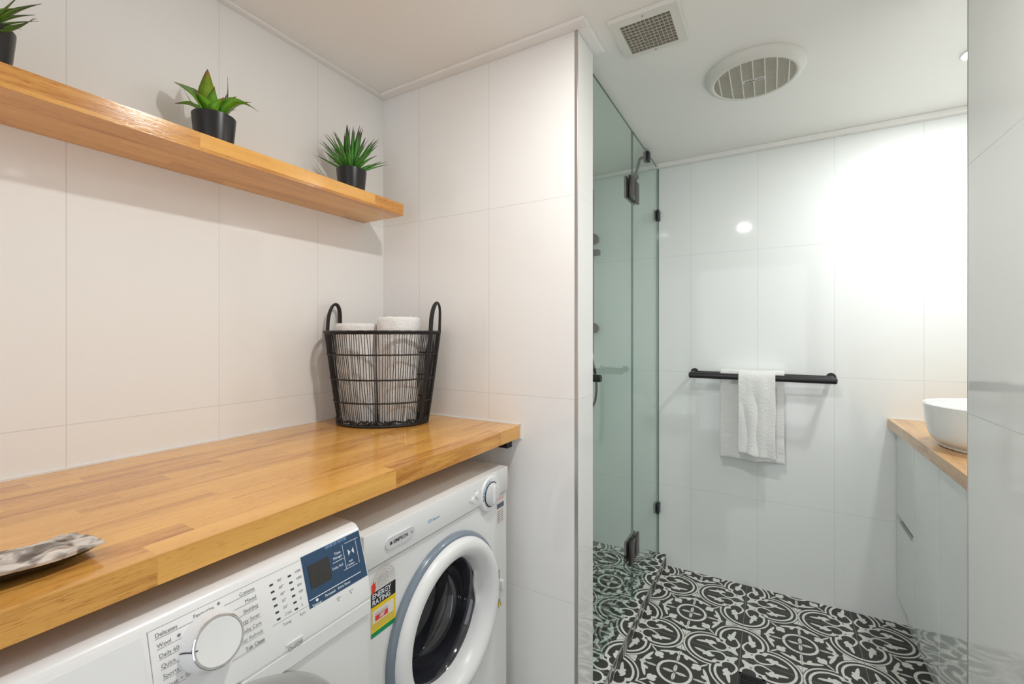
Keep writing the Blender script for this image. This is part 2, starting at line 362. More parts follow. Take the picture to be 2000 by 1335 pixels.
# ------------------------------------------------------------------ room shell
XL, XR, YP, YN, YF, YB = -1.2815, .41, 1.22, 1.349, 2.44, -1.25
XV = .87
bm = B(XL - .1, XL, YB, YF + .1, 0, CEIL + .1); struct('wall_left', bm, M['tL'])
bm = B(XL, -.491, YP, YN, 0, CEIL)
for f in bm.faces:
    if f.normal.x > .5: f.material_index = 1
struct('wall_partition', bm, [M['tP'], M['tPe']])
bm = B(XL, XV + .1, YF, YF + .1, 0, CEIL + .1); struct('wall_far', bm, M['tF'])
bm = B(XR, XV + .3, YB, 1.491, 0, CEIL + .1)
for f in bm.faces:
    if f.normal.y > .5: f.material_index = 1
struct('wall_right', bm, [M['tR'], M['tF']])
bm = B(XV, XV + .1, 1.491, YF, 0, CEIL + .1); struct('wall_vanity', bm, M['tR'])
bm = B(XL - .1, -.80, YB - .1, YB, 0, CEIL + .1); box(bm, -.80, XR + .1, YB - .1, YB, 2.04, CEIL + .1); box(bm, .34, XR + .1, YB - .1, YB, 0, 2.04)  # unseen back wall; doorway opening added to let world light in as fill
struct('wall_back', bm, M['tP'])
bm = B(XL - .1, XV + .1, YB - .1, YF + .1, CEIL, CEIL + .1); struct('ceiling', bm, M['ceil'])
bm = B(XL - .1, XV + .1, YB - .1, YF + .1, -.1, 0); struct('floor', bm, M['floor'])
bm = B(XL, -.583, YN, YF, 0, .035); struct('floor_shower', bm, M['floor'])
bm = B(-.583, -.483, YN, YF, 0, .057)
bmesh.ops.bevel(bm, geom=[e for e in bm.edges if e.calc_length() > .5], offset=.001, segments=1, affect='EDGES')
struct('trim_1', bm, M['floor'])
bm = B(-.4835, -.4815, YN, YF, .0505, .0585); struct('trim_2', bm, M['alu'])
# metal corner bead on the partition and on the right wall
bm = B(-.500, -.490, YP - .0015, YP + .003, 0, CEIL - .01, bev=.001); struct('trim_3', bm, M['alu'])
bm = B(XR - .0008, XR + .004, 1.488, 1.4925, 0, CEIL - .005); struct('trim_4', bm, M['alu'])
# thin square-set cornice strips
def strip(name, x0, x1, y0, y1, h):
    struct(name, B(x0, x1, y0, y1, CEIL - h, CEIL, bev=.0025), M['corn'])
strip('trim_5', XL, XL + .022, YB, YP, .008)
strip('trim_6', XL + .022, -.456, YP - .037, YP, .011)
strip('trim_7', -.491, -.456, YP, YN + .012, .011)
strip('trim_8', -.52, XV, YF - .03, YF, .022)
strip('trim_9', XL, -.52, YF - .03, YF, .020)
# silicone bead behind the benchtop
bm = bmesh.new(); zb = .932
box(bm, XL, XL + .004, YB + .1, YP, zb, zb + .004); box(bm, XL, -.680, YP - .004, YP, zb, zb + .004); box(bm, -.682, -.677, YP - .004, YP, .890, zb + .004)
struct('trim_10', bm, M['silicone'])
box_ = B(.432, XV, YF - .004, YF, .858, .8635); struct('trim_11', box_, M['silicone'])

# ------------------------------------------------------------------ benchtop and shelf
o = obj('laundry_benchtop', B(XL + .0005, -.682, YB + .0, YP - .0015, .893, .932), M['wood'])
tag(o, 'long oiled butcher block benchtop over the washing machine and dryer', 'benchtop')
o = obj('bench_bracket', B(-.765, -.712, YP - .028, YP - .0005, .860, .8925, bev=.002), M['black']); tag(o, 'small black metal bracket on the tiles under the right end of the benchtop', 'bracket')
o = obj('wall_shelf', B(XL + .0005, -1.086, YB + .35, 1.125, 1.620, 1.660), M['shelfwood'])
tag(o, 'floating wooden wall shelf carrying three small potted plants', 'shelf')
SH = 1.660

# ------------------------------------------------------------------ potted plants
def pot(root, x, y):
    bm = bmesh.new()
    lathe(bm, [(0, 0), (.036, 0), (.039, .002), (.0465, .083), (.0465, .086), (.0445, .0865), (.0435, .084), (.042, .072), (0, .072)], (x, y, SH + .0003), seg=48)
    obj('pot', bm, M['pot'], root, smooth=True)
    bm = bmesh.new(); lathe(bm, [(.042, .0), (.03, .005), (.015, .003), (0, .006)], (x, y, SH + .0725), seg=24)
    obj('soil', bm, M['soil'], root, smooth=True)
RV, FV = Vector((.8635, .5044, 0)), Vector((-.5044, .8635, 0))
def leaf(bm, lay, base, tip, width, bend=.0, mid=.35, thick=.12, roll=0.0, fold=.35, pw=1.0, n=12, side=None, curl=0.0):
    """a tapering fleshy leaf: cross-section is a folded lens"""
    base = Vector(base); tip = Vector(tip); ax = tip - base; L = ax.length; a = ax.normalized()
    up = Vector((0, 0, 1)) - a * a.z
    if up.length < .25: up = -FV - a * a.dot(-FV)
    up.normalize(); sd = a.cross(up).normalized()
    q = Matrix.Rotation(roll, 3, a); up = q @ up; sd = q @ sd
    rings = []
    for i in range(n + 1):
        t = i / n
        c = base + ax * t + up * (bend * L * math.sin(PI * t)) + Vector((0, 0, 1)) * (curl * L * t ** 4)
        wd = width * ((t / mid) ** .55 if t < mid else max(0, (1 - (t - mid) / (1 - mid))) ** pw) * (1 if t < mid else 1)
        if t < mid: wd = width * (.62 + .38 * math.sin(t / mid * PI / 2))
        wd = max(wd, .0004)
        th = wd * thick + .0003
        rings.append([(c - sd * wd + up * wd * fold), (c - up * th), (c + sd * wd + up * wd * fold), (c + up * th * .6)])
    prev = None
    for i, r in enumerate(rings):
        vs = [bm.verts.new(p) for p in r]
        for v in vs: v[lay] = i / n
        if prev:
            for k in range(4): bm.faces.new((prev[k], prev[(k+1) % 4], vs[(k+1) % 4], vs[k]))
        else: bm.faces.new(vs[::-1])
        prev = vs
    bm.faces.new(prev)
def add_leaves(root, name, m, specs, base0):
    bm = bmesh.new(); lay = bm.verts.layers.float.new('tipfac')
    for s in specs:
        l, f, z, wd = s[:4]; k = s[4] if len(s) > 4 else {}
        tip = base0 + RV * l + FV * f + Vector((0, 0, z))
        if tip.x < XL + .004: tip.x = XL + .004
        d = Vector((l, f, 0)); dl = d.length or 1
        b = base0 + (RV * l + FV * f) / dl * .010
        leaf(bm, lay, b, tip, wd, **k)
    o = obj(name, bm, m, root, smooth='all')
    return o
random.seed(3)
# middle plant: broad aloe-like leaves
px_, py_ = -1.180, .574
p2 = thing('potted_aloe', 'broad-leaved aloe in a black pot at the middle of the wall shelf', 'potted plant', (px_, py_, SH), group='potted plants on the wall shelf')
pot(p2, px_, py_)
b0 = Vector((px_, py_, SH + .074))
add_leaves(p2, 'leaf', M['leafC'], [(-.012, -.006, .128, .0185, dict(bend=.03, mid=.55, pw=.8, roll=.2))], b0).__setitem__('label', 'upright yellow-green leaf with a red tip')
add_leaves(p2, 'foliage', M['leafA'], [
    (-.104, .01, .052, .016, dict(bend=.16, mid=.5)), (-.080, -.025, .086, .024, dict(bend=.14, mid=.68, pw=.75, roll=-.5)),
    (.092, .000, .050, .015, dict(bend=.16, mid=.45)), (.120, -.018, .018, .018, dict(bend=.30, mid=.5)),
    (.034, .020, .074, .012, dict(bend=.05, mid=.5)), (.046, -.034, .044, .019, dict(bend=.12, mid=.5, roll=.3)),
    (-.018, -.040, .056, .021, dict(bend=.12, mid=.5)), (-.055, .045, .060, .017, dict(bend=.1, mid=.5)),
    (.062, -.012, .058, .017, dict(bend=.12, mid=.5)), (-.060, -.008, .046, .016, dict(bend=.12, mid=.5)), (.020, .055, .060, .012, dict(bend=.1, mid=.5)), (.014, -.020, .078, .018, dict(bend=.05, mid=.5)), (-.036, -.020, .074, .020, dict(bend=.05, mid=.5))], b0)
add_leaves(p2, 'thin_leaf', M['leafP'], [(-.096, .028, .100, .0035, dict(bend=-.06, mid=.3)), (.020, .02, .118, .0035, dict(bend=-.12, mid=.3, curl=.05)), (.028, .01, .080, .006, dict(bend=.05, mid=.4))], b0)
# right plant: spiky grass-like leaves
px_, py_ = -1.178, .985
p3 = thing('potted_spiky_succulent', 'dense spiky green succulent in a black pot near the right end of the shelf', 'potted plant', (px_, py_, SH), group='potted plants on the wall shelf')
pot(p3, px_, py_)
b0 = Vector((px_, py_, SH + .074)); sp = []
for i in range(84):
    az = random.uniform(0, 2 * PI); el = random.uniform(.28, 1.5); L = random.uniform(.088, .120) + .028 * math.sin(el)
    h = math.cos(el) * L
    sp.append((math.cos(az) * h, math.sin(az) * h * .8, math.sin(el) * L + .012, random.uniform(.0064, .0090), dict(bend=random.uniform(.0, .08), mid=.35, fold=.5, pw=.85)))
add_leaves(p3, 'foliage', M['leafB'], sp, b0)
# left plant, cut by the frame: long strap leaves
px_, py_ = -1.178, .196
p1 = thing('potted_strap_plant', 'long thin-leaved green plant in a black pot at the left end of the shelf', 'potted plant', (px_, py_, SH), group='potted plants on the wall shelf')
pot(p1, px_, py_)
b0 = Vector((px_, py_, SH + .076))
add_leaves(p1, 'foliage', M['leafA'], [(.035, -.01, .12, .016, dict(bend=.05, mid=.5, roll=.2)), (.010, -.02, .11, .017, dict(bend=.02, mid=.5)), (-.03, 0, .12, .015, dict(bend=.05)), (-.06, -.02, .07, .014, dict(bend=.1)), (-.02, .04, .1, .013, dict(bend=.1)), (.03, .03, .06, .012, dict(bend=.15))], b0)
add_leaves(p1, 'thin_leaf', M['leafP'], [(.112, .000, .046, .0065, dict(bend=.06, mid=.45)), (.090, .010, .034, .006, dict(bend=.08)), (.094, -.012, .058, .003, dict(bend=-.02, mid=.3)), (.104, -.004, .014, .0045, dict(bend=-.10, mid=.3, curl=.05)), (.098, .005, .024, .0035, dict(bend=-.06)), (.085, .020, .030, .004, dict(bend=.05)), (.060, .015, .022, .004, dict()), (-.10, .0, .05, .006, dict(bend=.05)), (-.09, -.03, .03, .005, dict(bend=.1)), (.02, -.07, .05, .006, dict(bend=.1)), (.0, .07, .05, .006, dict(bend=.1))], b0)

# ------------------------------------------------------------------ basket with rolled towels
BC = Vector((-1.093, 1.040, .9324)); BH = .292
def bpt(ang, h, out=0.0, e=1.0):
    t = h / BH
    La = .141 + (.182 - .141) * t ** .9 + out; Sa = .104 + (.136 - .104) * t + out
    return BC + RV * (La * math.cos(ang)) + FV * (Sa * math.sin(ang)) + Vector((0, 0, h))
bk = thing('wire_basket', 'black woven wire basket with two loop handles on the benchtop', 'basket', tuple(BC))
NW = 132
random.seed(8)
bm = bmesh.new()
for i in range(NW):
    a = 2 * PI * i / NW
    js = [random.uniform(-.016, .016) for _ in range(5)]
    pts = []
    for k, h in enumerate((.006, .075, .146, .222, BH)):
        pts.append(bpt(a + js[k], h))
    pp = []
    for k in range(4):
        for q in range(3): pp.append(pts[k].lerp(pts[k+1], q / 3))
    pp.append(pts[-1])
    tube(bm, pp, .00112, 5)
obj('wicker_wires', bm, M['blackw'], bk, smooth=True)
def hoop(h, r, name, out=.0015):
    bm = bmesh.new(); n = 96
    tube(bm, [bpt(2*PI*k/n, h + math.sin(k * 2.1) * .0004, out) for k in range(n)], r, 8, closed=True); return obj(name, bm, M['blackw'], bk, smooth=True)
hoop(BH, .0038, 'rim'); hoop(BH - .006, .0022, 'rim')
for h in (.222, .146, .075): hoop(h, .0024, 'hoop')
hoop(.005, .0045, 'base_ring')
bm = bmesh.new()
for k in range(14):   # woven lower band
    a0 = 2 * PI * k / 14
    tube(bm, [bpt(a0 + q * .11, .006 + .016 * abs(math.sin(q * 1.3 + k)), .001) for q in range(7)], .0028, 6)
obj('base_weave', bm, M['blackw'], bk, smooth=True)
bm = bmesh.new(); lathe(bm, [(0, 0), (1, 0), (1, .003), (0, .003)], (0, 0, 0), seg=48)
for v in bm.verts:
    p = v.co.copy(); v.co = BC + RV * p.x * .134 + FV * p.y * .099 + Vector((0, 0, p.z + .001))
obj('base', bm, M['blackw'], bk)
for sgn in (-1, 1):
    a_c = -.26 if sgn > 0 else PI - .26
    sp_ = .20
    bm = bmesh.new()
    for dd in (0, .030, -.030):   # wrapped strands of one handle
        pts = []
        for h in [x * .03 for x in range(0, 10)] + [BH]:
            pts.append(bpt(a_c - sgn * (sp_ + dd), h, .003))
        n = 14
        pA, pB = bpt(a_c - sgn * (sp_ + dd), BH, .003), bpt(a_c + sgn * (sp_ + dd), BH, .003)
        for k in range(1, n):
            t = k / n; c = pA.lerp(pB, .5 - .5 * math.cos(PI * t)); c = c + Vector((0, 0, .092 * math.sin(PI * t) ** .62)) + RV * .007 * math.sin(PI * t)
            pts.append(c + Vector((0, 0, dd * .05)))
        for h in [BH] + [x * .03 for x in range(9, -1, -1)]:
            pts.append(bpt(a_c + sgn * (sp_ + dd), h, .003))
        tube(bm, pts, .0036, 8)
    # wrapping cord
    obj('handle', bm, M['blackw'], bk, smooth=True)
def roll(l, f, r, h0, h1, lab, seed, lean=0):
    random.seed(seed)
    c0 = BC + RV * l * .92 + FV * f * .9; c1 = BC + RV * l + FV * f
    bm = bmesh.new(); seg, rows = 56, 26; rings = []
    def P(k, z, rr):
        ang = 2 * PI * k / seg; t = (z - h0) / (h1 - h0); c = c0.lerp(c1, t)
        nz = noise.noise(Vector((math.cos(ang) * 2.2, math.sin(ang) * 2.2, z * 14)) + Vector((seed, 0, 0))) * .006
        return Vector((c.x, c.y, 0)) + Vector((math.cos(ang), math.sin(ang), 0)) * (rr + nz * (rr / r)) + Vector((0, 0, BC.z + z + noise.noise(Vector((math.cos(ang) * rr * 40, math.sin(ang) * rr * 40, seed))) * .003))
    prof = [(h0, r * .6), (h0, r * .9)] + [(h0 + .008 + (h1 - h0 - .020) * k / 10, r * (.86 + .14 * k / 10)) for k in range(11)]
    # rolled top with spiral grooves
    prof += [(h1 - .005, r * .985), (h1 - .0005, r * .93), (h1, r * .86), (h1 - .005, r * .76), (h1 - .001, r * .68), (h1 + .001, r * .60), (h1 - .005, r * .50), (h1 - .001, r * .42), (h1, r * .34), (h1 - .006, r * .22), (h1 - .003, r * .12)]
    for z, rr in prof: rings.append([bm.verts.new(P(k, z, rr)) for k in range(seg)])
    for i in range(len(rings) - 1):
        for k in range(seg): bm.faces.new((rings[i][k], rings[i][(k+1) % seg], rings[i+1][(k+1) % seg], rings[i+1][k]))
    bm.faces.new(rings[0][::-1]); bm.faces.new(rings[-1])
    o = obj('rolled_towel', bm, M['towel'], smooth='all', loc=(c0.x, c0.y, BC.z + h0))
    tag(o, lab, 'towel', 'rolled white towels in the basket')
roll(-.074, -.034, .064, .0045, .318, 'white rolled towel standing at the left front of the basket', 1)
roll(.060, -.036, .067, .0045, .338, 'tallest white rolled towel, standing at the right front of the basket', 2)
roll(-.134, .058, .033, .0045, .316, 'white rolled towel at the far left of the basket, half hidden behind another roll', 3)
roll(.010, .084, .036, .0045, .285, 'white rolled towel hidden at the back of the basket, glimpsed through its wires', 4)

# ------------------------------------------------------------------ foil sachets on the benchtop
def sachet(name, lab, cx, cy, lx, ly, ang, zb_, hgt, seed, droop=0):
    bm = bmesh.new(); nx, ny = 36, 26; top = []; bot = []
    ca, sa = math.cos(ang), math.sin(ang)
    for i in range(nx + 1):
        rt, rb = [], []
        for j in range(ny + 1):
            u = i / nx * 2 - 1; v = j / ny * 2 - 1
            ed = max(abs(u) ** 8, abs(v) ** 3.2)
            puff = max(0, (1 - abs(u) ** 5)) ** .6 * max(0, (1 - v * v)) ** .75
            cr_ = noise.noise(Vector((u * 2.3 + seed, v * 2.6, seed))) * .011 + abs(noise.noise(Vector((u * 6 + seed, v * 3.5, 0)))) * .006
            x = u * lx * (1 - .04 * v * v); y = v * ly + .004 * math.sin(u * 5 + seed)
            z = puff * (hgt + cr_)
            rip = .0012 * math.sin(v * 34) * (1 if u > .86 else 0)
            lift = .017 * max(0, -v) ** 1.5 * (1 - .35 * max(0, u)) + .010 * max(0, v) ** 2 * (.5 + .5 * math.sin(u * 2.4 + seed)) + .0105 * max(0, u) ** 3 * (.6 + .4 * math.sin(v * 3 + seed))
            X = cx + x * ca - y * sa; Y = cy + x * sa + y * ca
            rt.append(bm.verts.new((X, Y, zb_ + .0012 + z * .8 + rip + lift)))
            em = max(abs(u), abs(v)) ** 2.2; rb.append(bm.verts.new((X, Y, zb_ + .0004 + (rip + lift) * em)))
        top.append(rt); bot.append(rb)
    for i in range(nx):
        for j in range(ny):
            bm.faces.new((top[i][j], top[i+1][j], top[i+1][j+1], top[i][j+1])); bm.faces.new((bot[i][j], bot[i][j+1], bot[i+1][j+1], bot[i+1][j])).material_index = 1
    for i in range(nx):
        bm.faces.new((top[i][0], bot[i][0], bot[i+1][0], top[i+1][0])); bm.faces.new((top[i][ny], top[i+1][ny], bot[i+1][ny], bot[i][ny]))
    for j in range(ny):
        bm.faces.new((top[0][j], top[0][j+1], bot[0][j+1], bot[0][j])); bm.faces.new((top[nx][j], bot[nx][j], bot[nx][j+1], top[nx][j+1]))
    o = obj(name, bm, [M['foil'], M['foilshade']], smooth=50, loc=(cx, cy, zb_)); return tag(o, lab, 'packet', 'foil packets on the benchtop')
# long axis along Y; sealed end at the right
sachet('foil_packet', 'crumpled silver foil packet lying across the left end of the benchtop', -.782, .130, .100, .056, PI / 2 + .10, .934, .016, 2.3)

# ------------------------------------------------------------------ washing machine (left)
wm = thing('washing_machine', 'white front-loading washing machine with round dial and navy display panel', 'washing machine', (-.95, .29, 0))
WY0, WY1 = -.020, .583
bm = bmesh.new()
prof = [(-1.23, .012), (-1.23, .853), (-.720, .857), (-.698, .8572), (-.688, .8555), (-.6815, .8515), (-.677, .846), (-.652, .767), (-.647, .736), (-.6465, .728), (-.650, .724), (-.650, .012)]
prism(bm, prof, WY0, WY1)
obj('body', bm, M['white'], wm, smooth=25)
bm = bmesh.new(); prism(bm, [(-.6505, .700), (-.6505, .7225), (-.6455, .7225), (-.6450, .700)], WY0 + .0005, WY1 - .0005)
obj('fascia_lip', bm, M['whitep'], wm)
U = Vector((-.025, 0, .080)).normalized()
def WF(y, s=0.0, off=.0003):
    """frame on the sloping fascia; s = metres below its top edge"""
    o_ = Vector((-.677, y, .846)) - U * s + Vector((.9546, 0, .298)) * off
    return frame_mat(o_, (0, 1, 0), U)
def zs(z): return (.846 - z) / .9546
def adj(y, z):
    zz = z
    for _ in range(6): k = (.677 - (.846 - zz) * .3125) / .66; zz = 1.215 - (1.215 - z) * k
    return y * k, zz
bm = bmesh.new()
quad_plate(bm, WF(0, 0, .0001), .4615, .5815, -zs(.767), -zs(.846) - .0008, t=.0006)
nav = obj('display_panel', bm, M['navy'], wm, label='navy blue control panel')
def bar(bm, y0, y1, z0, z1, off=.0003, t=.0002):
    """flat printed bar given in layout coordinates"""
    zm = (z0 + z1) / 2; ya = adj(y0, zm)[0]; yb = adj(y1, zm)[0]; za = adj(y0, z0)[1]; zb2 = adj(y1, z1)[1]; quad_plate(bm, WF(0, 0, off), min(ya, yb), max(ya, yb), -zs(min(za, zb2)), -zs(max(za, zb2)), t)
def wtext(bm, s, y, z, size, align='LEFT', off=.0008, **k):
    y, z = adj(y, z); text_bm(bm, s, size, WF(y, zs(z), off), align=align, ext=.0001, **k)
bm = bmesh.new(); bar(bm, .466, .506, .7925, .8345, .0009, .0004); obj('display', bm, M['screen'], nav)
bm = bmesh.new()
bar(bm, .4665, .5720, .7752, .7766, .0008)
bar(bm, .5115, .5335, .8170, .8180, .0008)
for a_, b_, c_, d_ in ((.5350, .5640, .8420, .8428), (.5350, .5640, .7945, .7953), (.5350, .5357, .7945, .8428), (.5633, .5640, .7945, .8428)): bar(bm, a_, b_, c_, d_, .0008)
wtext(bm, 'Time', .5205, .8320, .0066, 'CENTER'); wtext(bm, 'Manager', .5215, .8245, .0062, 'CENTER', sx=.9); wtext(bm, 'Delay End', .5215, .8075, .0060, 'CENTER', sx=.9)
wtext(bm, 'Vapour', .4805, .7640, .0060, 'CENTER', off=-.0001 + .0009); wtext(bm, 'Prewash', .5070, .7685, .0062, 'CENTER'); wtext(bm, 'Extra Rinse', .5350, .7690, .0060, 'CENTER', sx=.95)
wtext(bm, 'Add', .5495, .8060, .0050, 'CENTER'); wtext(bm, 'Clothes', .5495, .8000, .0050, 'CENTER')
y_, z_ = adj(.5495, .8230)
for sg in (-1, 1): poly_plate(bm, WF(y_, zs(z_), .0008), [(sg * .0015, 0), (sg * .0062, .0055), (sg * .0062, -.0055)], .0003)
y_, z_ = adj(.4805, .7705); poly_plate(bm, WF(y_, zs(z_), .0008), [(.0024 * math.cos(k * PI / 5), .0024 * math.sin(k * PI / 5)) for k in range(10)], .0002)
obj('panel_text', bm, M['inkw'], nav)
bm = bmesh.new(); wtext(bm, 'INVERTER MOTOR', .496, .8505, .0066, sx=.8); obj('motor_text', bm, M['inkl'], nav)
bm = bmesh.new(); TX = .0072
rt = ['Cottons', 'Mixed', 'Bedding', 'Energy Saver', 'Baby Care', 'Vapour Refresh', 'Tub Clean']
zr = [.8375, .8238, .8100, .7950, .7812, .7675, .7535]
x0s = [.334, .347, .353, .356, .357, .354, .345]
for i, (s, z) in enumerate(zip(rt, zr)):
    wtext(bm, s, .3760 + i * .0026, z + .0042, TX, 'RIGHT', .0003, sx=.92)
    bar(bm, x0s[i], .3770 + i * .0026, z - .0002, z + .0003)
lt_ = ['Delicates', 'Wool', 'Daily 60', 'Quick 15', 'Sports', 'Rinse + Spin', 'Spin']
x1s = [.297, .288, .282, .280, .283, .287, .297]
for i, (s, z) in enumerate(zip(lt_, [.8372, .8232, .8092, .7952, .7812, .7672, .7532])):
    wtext(bm, s, .2530 + i * .0022, z + .0042, TX, 'LEFT', .0003, sx=.92)
    bar(bm, .2530 + i * .0022, x1s[i], z - .0002, z + .0003)
wtext(bm, 'Favourite', .308, .8425, .0068, 'CENTER', .0003)
for y_, z_, r_ in ((.3265, .8445, .0024), (.2790, .8285, .0026)):
    y_, z_ = adj(y_, z_); poly_plate(bm, WF(y_, zs(z_), .0003), [(r_ * (1 if k % 2 else .6) * math.cos(k * PI / 6), r_ * (1 if k % 2 else .6) * math.sin(k * PI / 6)) for k in range(12)], .0002)
for j in range(6):
    z_ = .8338 - j * .01170
    wtext(bm, ['90°', '60°', '40°', '30°', '20°', 'Cold'][j], .4110 + j * .0024, z_ + .001, .0058, 'LEFT', .0003)
    wtext(bm, ['1200', '1000', '800', '400', '0', '0'][j], .4400 + j * .0024, z_ + .001, .0056, 'LEFT', .0003, sx=.9)
bar(bm, .4040, .4650, .7690, .7695)
wtext(bm, 'Temp', .4275, .7615, .0060, 'CENTER', .0003); wtext(bm, 'Spin', .4540, .7620, .0060, 'CENTER', .0003)
obj('printed_text', bm, M['ink'], wm)
for j in range(6):
    for y_ in (.4013 + j * .0024, .4310 + j * .0024):
        bm = bmesh.new(); ya, za = adj(y_, .8335 - j * .01170); quad_plate(bm, WF(ya, zs(za), .0003), -.0028, .0028, -.0014, .0014, .0002)
        obj('setting_mark', bm, M['inkd'], wm)
def lowF(y, z, off=.0003):   # lower steep part of the fascia
    v = Vector((-.005, 0, .031)).normalized(); nn = Vector((.031, 0, .005)).normalized()
    return frame_mat(Vector((-.652 + (.767 - z) / .031 * .005, y, z)) + nn * off, (0, 1, 0), v)
bm = bmesh.new(); f = lowF(0, .735, .0)
r = bmesh.ops.create_cube(bm, size=1, matrix=lowF(.4315, .7365, .001) @ Matrix.Diagonal((.030, .0042, .003, 1)))
bmesh.ops.bevel(bm, geom=bm.edges[:], offset=.0013, segments=3, affect='EDGES'); obj('power_button', bm, M['whitep'], wm, smooth=True)
bm = bmesh.new(); text_bm(bm, 'On/Off', .0085, lowF(.432, .7275), ext=.0001, align='CENTER'); obj('power_text', bm, M['ink'], wm)
for y_ in (.5162, .5424):
    bm = bmesh.new()
    for q in (-.003, 0, .003):
        quad_plate(bm, lowF(y_ + q, .7585), -.0006, .0006, -.001, .001, .0002)
    text_bm(bm, '3s', .004, lowF(y_, .7545), ext=.0001, align='CENTER')
    obj('hold_text', bm, M['ink'], wm)
# thin seam lines
bm = bmesh.new()
quad_plate(bm, WF(0, 0, .0), .2505, .2513, -zs(.768), -.0040, .0003); quad_plate(bm, WF(0, 0, 0), .2505, .461, -.0043, -.0038, .0003)
obj('fascia_seam', bm, M['seam'], wm)
# dial
ax = Vector((.9546, 0, .298)); dc = Vector((-.677, .3170, .846)) - U * zs(.7985)
bm = bmesh.new(); lathe(bm, [(.0375, 0), (.0365, .003), (.0335, .008), (.0318, .022), (.0315, .024), (.0295, .024)], dc, ax, seg=64)
dial = obj('dial', bm, M['whitep'], wm, smooth=True)
bm = bmesh.new(); lathe(bm, [(.0318, .0225), (.0320, .0250), (.0308, .0262), (.0292, .0262), (.0288, .0245)], dc, ax, seg=64); obj('dial_ring', bm, M['chrome'], dial, smooth=True)
bm = bmesh.new(); lathe(bm, [(.0290, .0250), (.0285, .0258), (.012, .0248), (0, .0245)], dc, ax, seg=48); obj('dial_cap', bm, M['whitep'], dial, smooth=True)
bm = bmesh.new(); sd = (Vector((0, -1, 0)) * .995 + U * .1).normalized()
tube(bm, [dc + sd * .0375 + ax * .004, dc + sd * .0350 + ax * .0075, dc + sd * .0333 + ax * .0155, dc + sd * .0328 + ax * .024, dc + sd * .026 + ax * .0262], .0008, 6); obj('dial_pointer', bm, M['inkd'], dial)
# detergent drawer seam
bm = bmesh.new(); quad_plate(bm, WF(0, 0, -.0001), .05, .244, -zs(.780), -zs(.8405), .0012); obj('detergent_drawer', bm, M['whitep'], wm)
# door of the washer
DX = -.650; dcw = Vector((DX, .292, .478))
bm = bmesh.new(); lathe(bm, [(.252, -.001), (.250, .010), (.243, .015), (.222, .017), (.214, .014), (.205, .004), (.150, .012), (.150, -.001)], dcw, (1, 0, 0), seg=96); wd = obj('door', bm, M['grey'], wm, smooth=True, label='grey round porthole door')
bm = bmesh.new(); lathe(bm, [(.150, .008), (.14, .03), (.10, .046), (0, .052)], dcw, (1, 0, 0), seg=64); obj('door_glass', bm, M['bowl'], wd, smooth=True)
bm = bmesh.new(); tube(bm, [Vector((DX + .012, .415, .590)), Vector((DX + .032, .436, .607)), Vector((DX + .040, .462, .617)), Vector((DX + .040, .490, .612)), Vector((DX + .030, .510, .596)), Vector((DX + .010, .520, .575))], .006, 10); obj('door_handle', bm, M['chrome'], wd, smooth=True)

# ------------------------------------------------------------------ clothes dryer (right)
DF = -.689; DY0, DY1 = .600, 1.145; DT = .823
cd_ = thing('clothes_dryer', 'white clothes dryer with round porthole door and yellow energy rating label', 'clothes dryer', (-.95, .873, 0))
cy_, cz_ = .868, .514
bm = bmesh.new()
# carcass: five sides, front plate with a round hole
box(bm, -1.20, DF - .002, DY0, DY1, .012, DT, bev=.003)
for f in [f for f in bm.faces if f.normal.x > .9 and f.calc_area() > .1]: bm.faces.remove(f)
N = 72; RH = .150; cir = []; rec = []
for k in range(N):
    a = 2 * PI * k / N; dy, dz = math.cos(a), math.sin(a)
    s_ = min(((DY1 - cy_) if dy > 0 else (cy_ - DY0)) / max(abs(dy), 1e-6), ((DT - cz_) if dz > 0 else (cz_ - .012)) / max(abs(dz), 1e-6))
    cir.append(bm.verts.new((DF, cy_ + dy * RH, cz_ + dz * RH))); rec.append(bm.verts.new((DF, cy_ + dy * s_, cz_ + dz * s_)))
for k in range(N):
    bm.faces.new((cir[k], cir[(k+1) % N], rec[(k+1) % N], rec[k]))
for yy, zz in ((DY0, .012), (DY0, DT), (DY1, .012), (DY1, DT)):
    c_ = bm.verts.new((DF, yy, zz)); near = sorted(range(N), key=lambda k: (rec[k].co - c_.co).length)[:2]
    # fill the corner triangles
    ks = [k for k in range(N)]
    best = None
    for k in range(N):
        a_, b_ = rec[k].co, rec[(k+1) % N].co
        if (abs(a_.y - yy) < 1e-5 and abs(b_.z - zz) < 1e-5) or (abs(a_.z - zz) < 1e-5 and abs(b_.y - yy) < 1e-5):
            if (a_ - c_.co).length + (b_ - c_.co).length < .2: best = k
    if best is not None: bm.faces.new((rec[best], rec[(best+1) % N], c_))
obj('body', bm, M['white'], cd_, smooth=25)
# raised top fascia
bm = B(DF - .001, DF + .006, DY0, DY1, .752, DT, bev=.0022); fas = obj('control_fascia', bm, M['whitep'], cd_, smooth=30)
bm = B(DF - .0005, DF + .001, DY0 + .001, DY1 - .001, .7485, .752); obj('fascia_seam', bm, M['seam'], cd_)
def DFm(y, z, off=.0003, x=None): return frame_mat(((DF + .006 if x is None else x) + off, y, z), (0, 1, 0), (0, 0, 1))
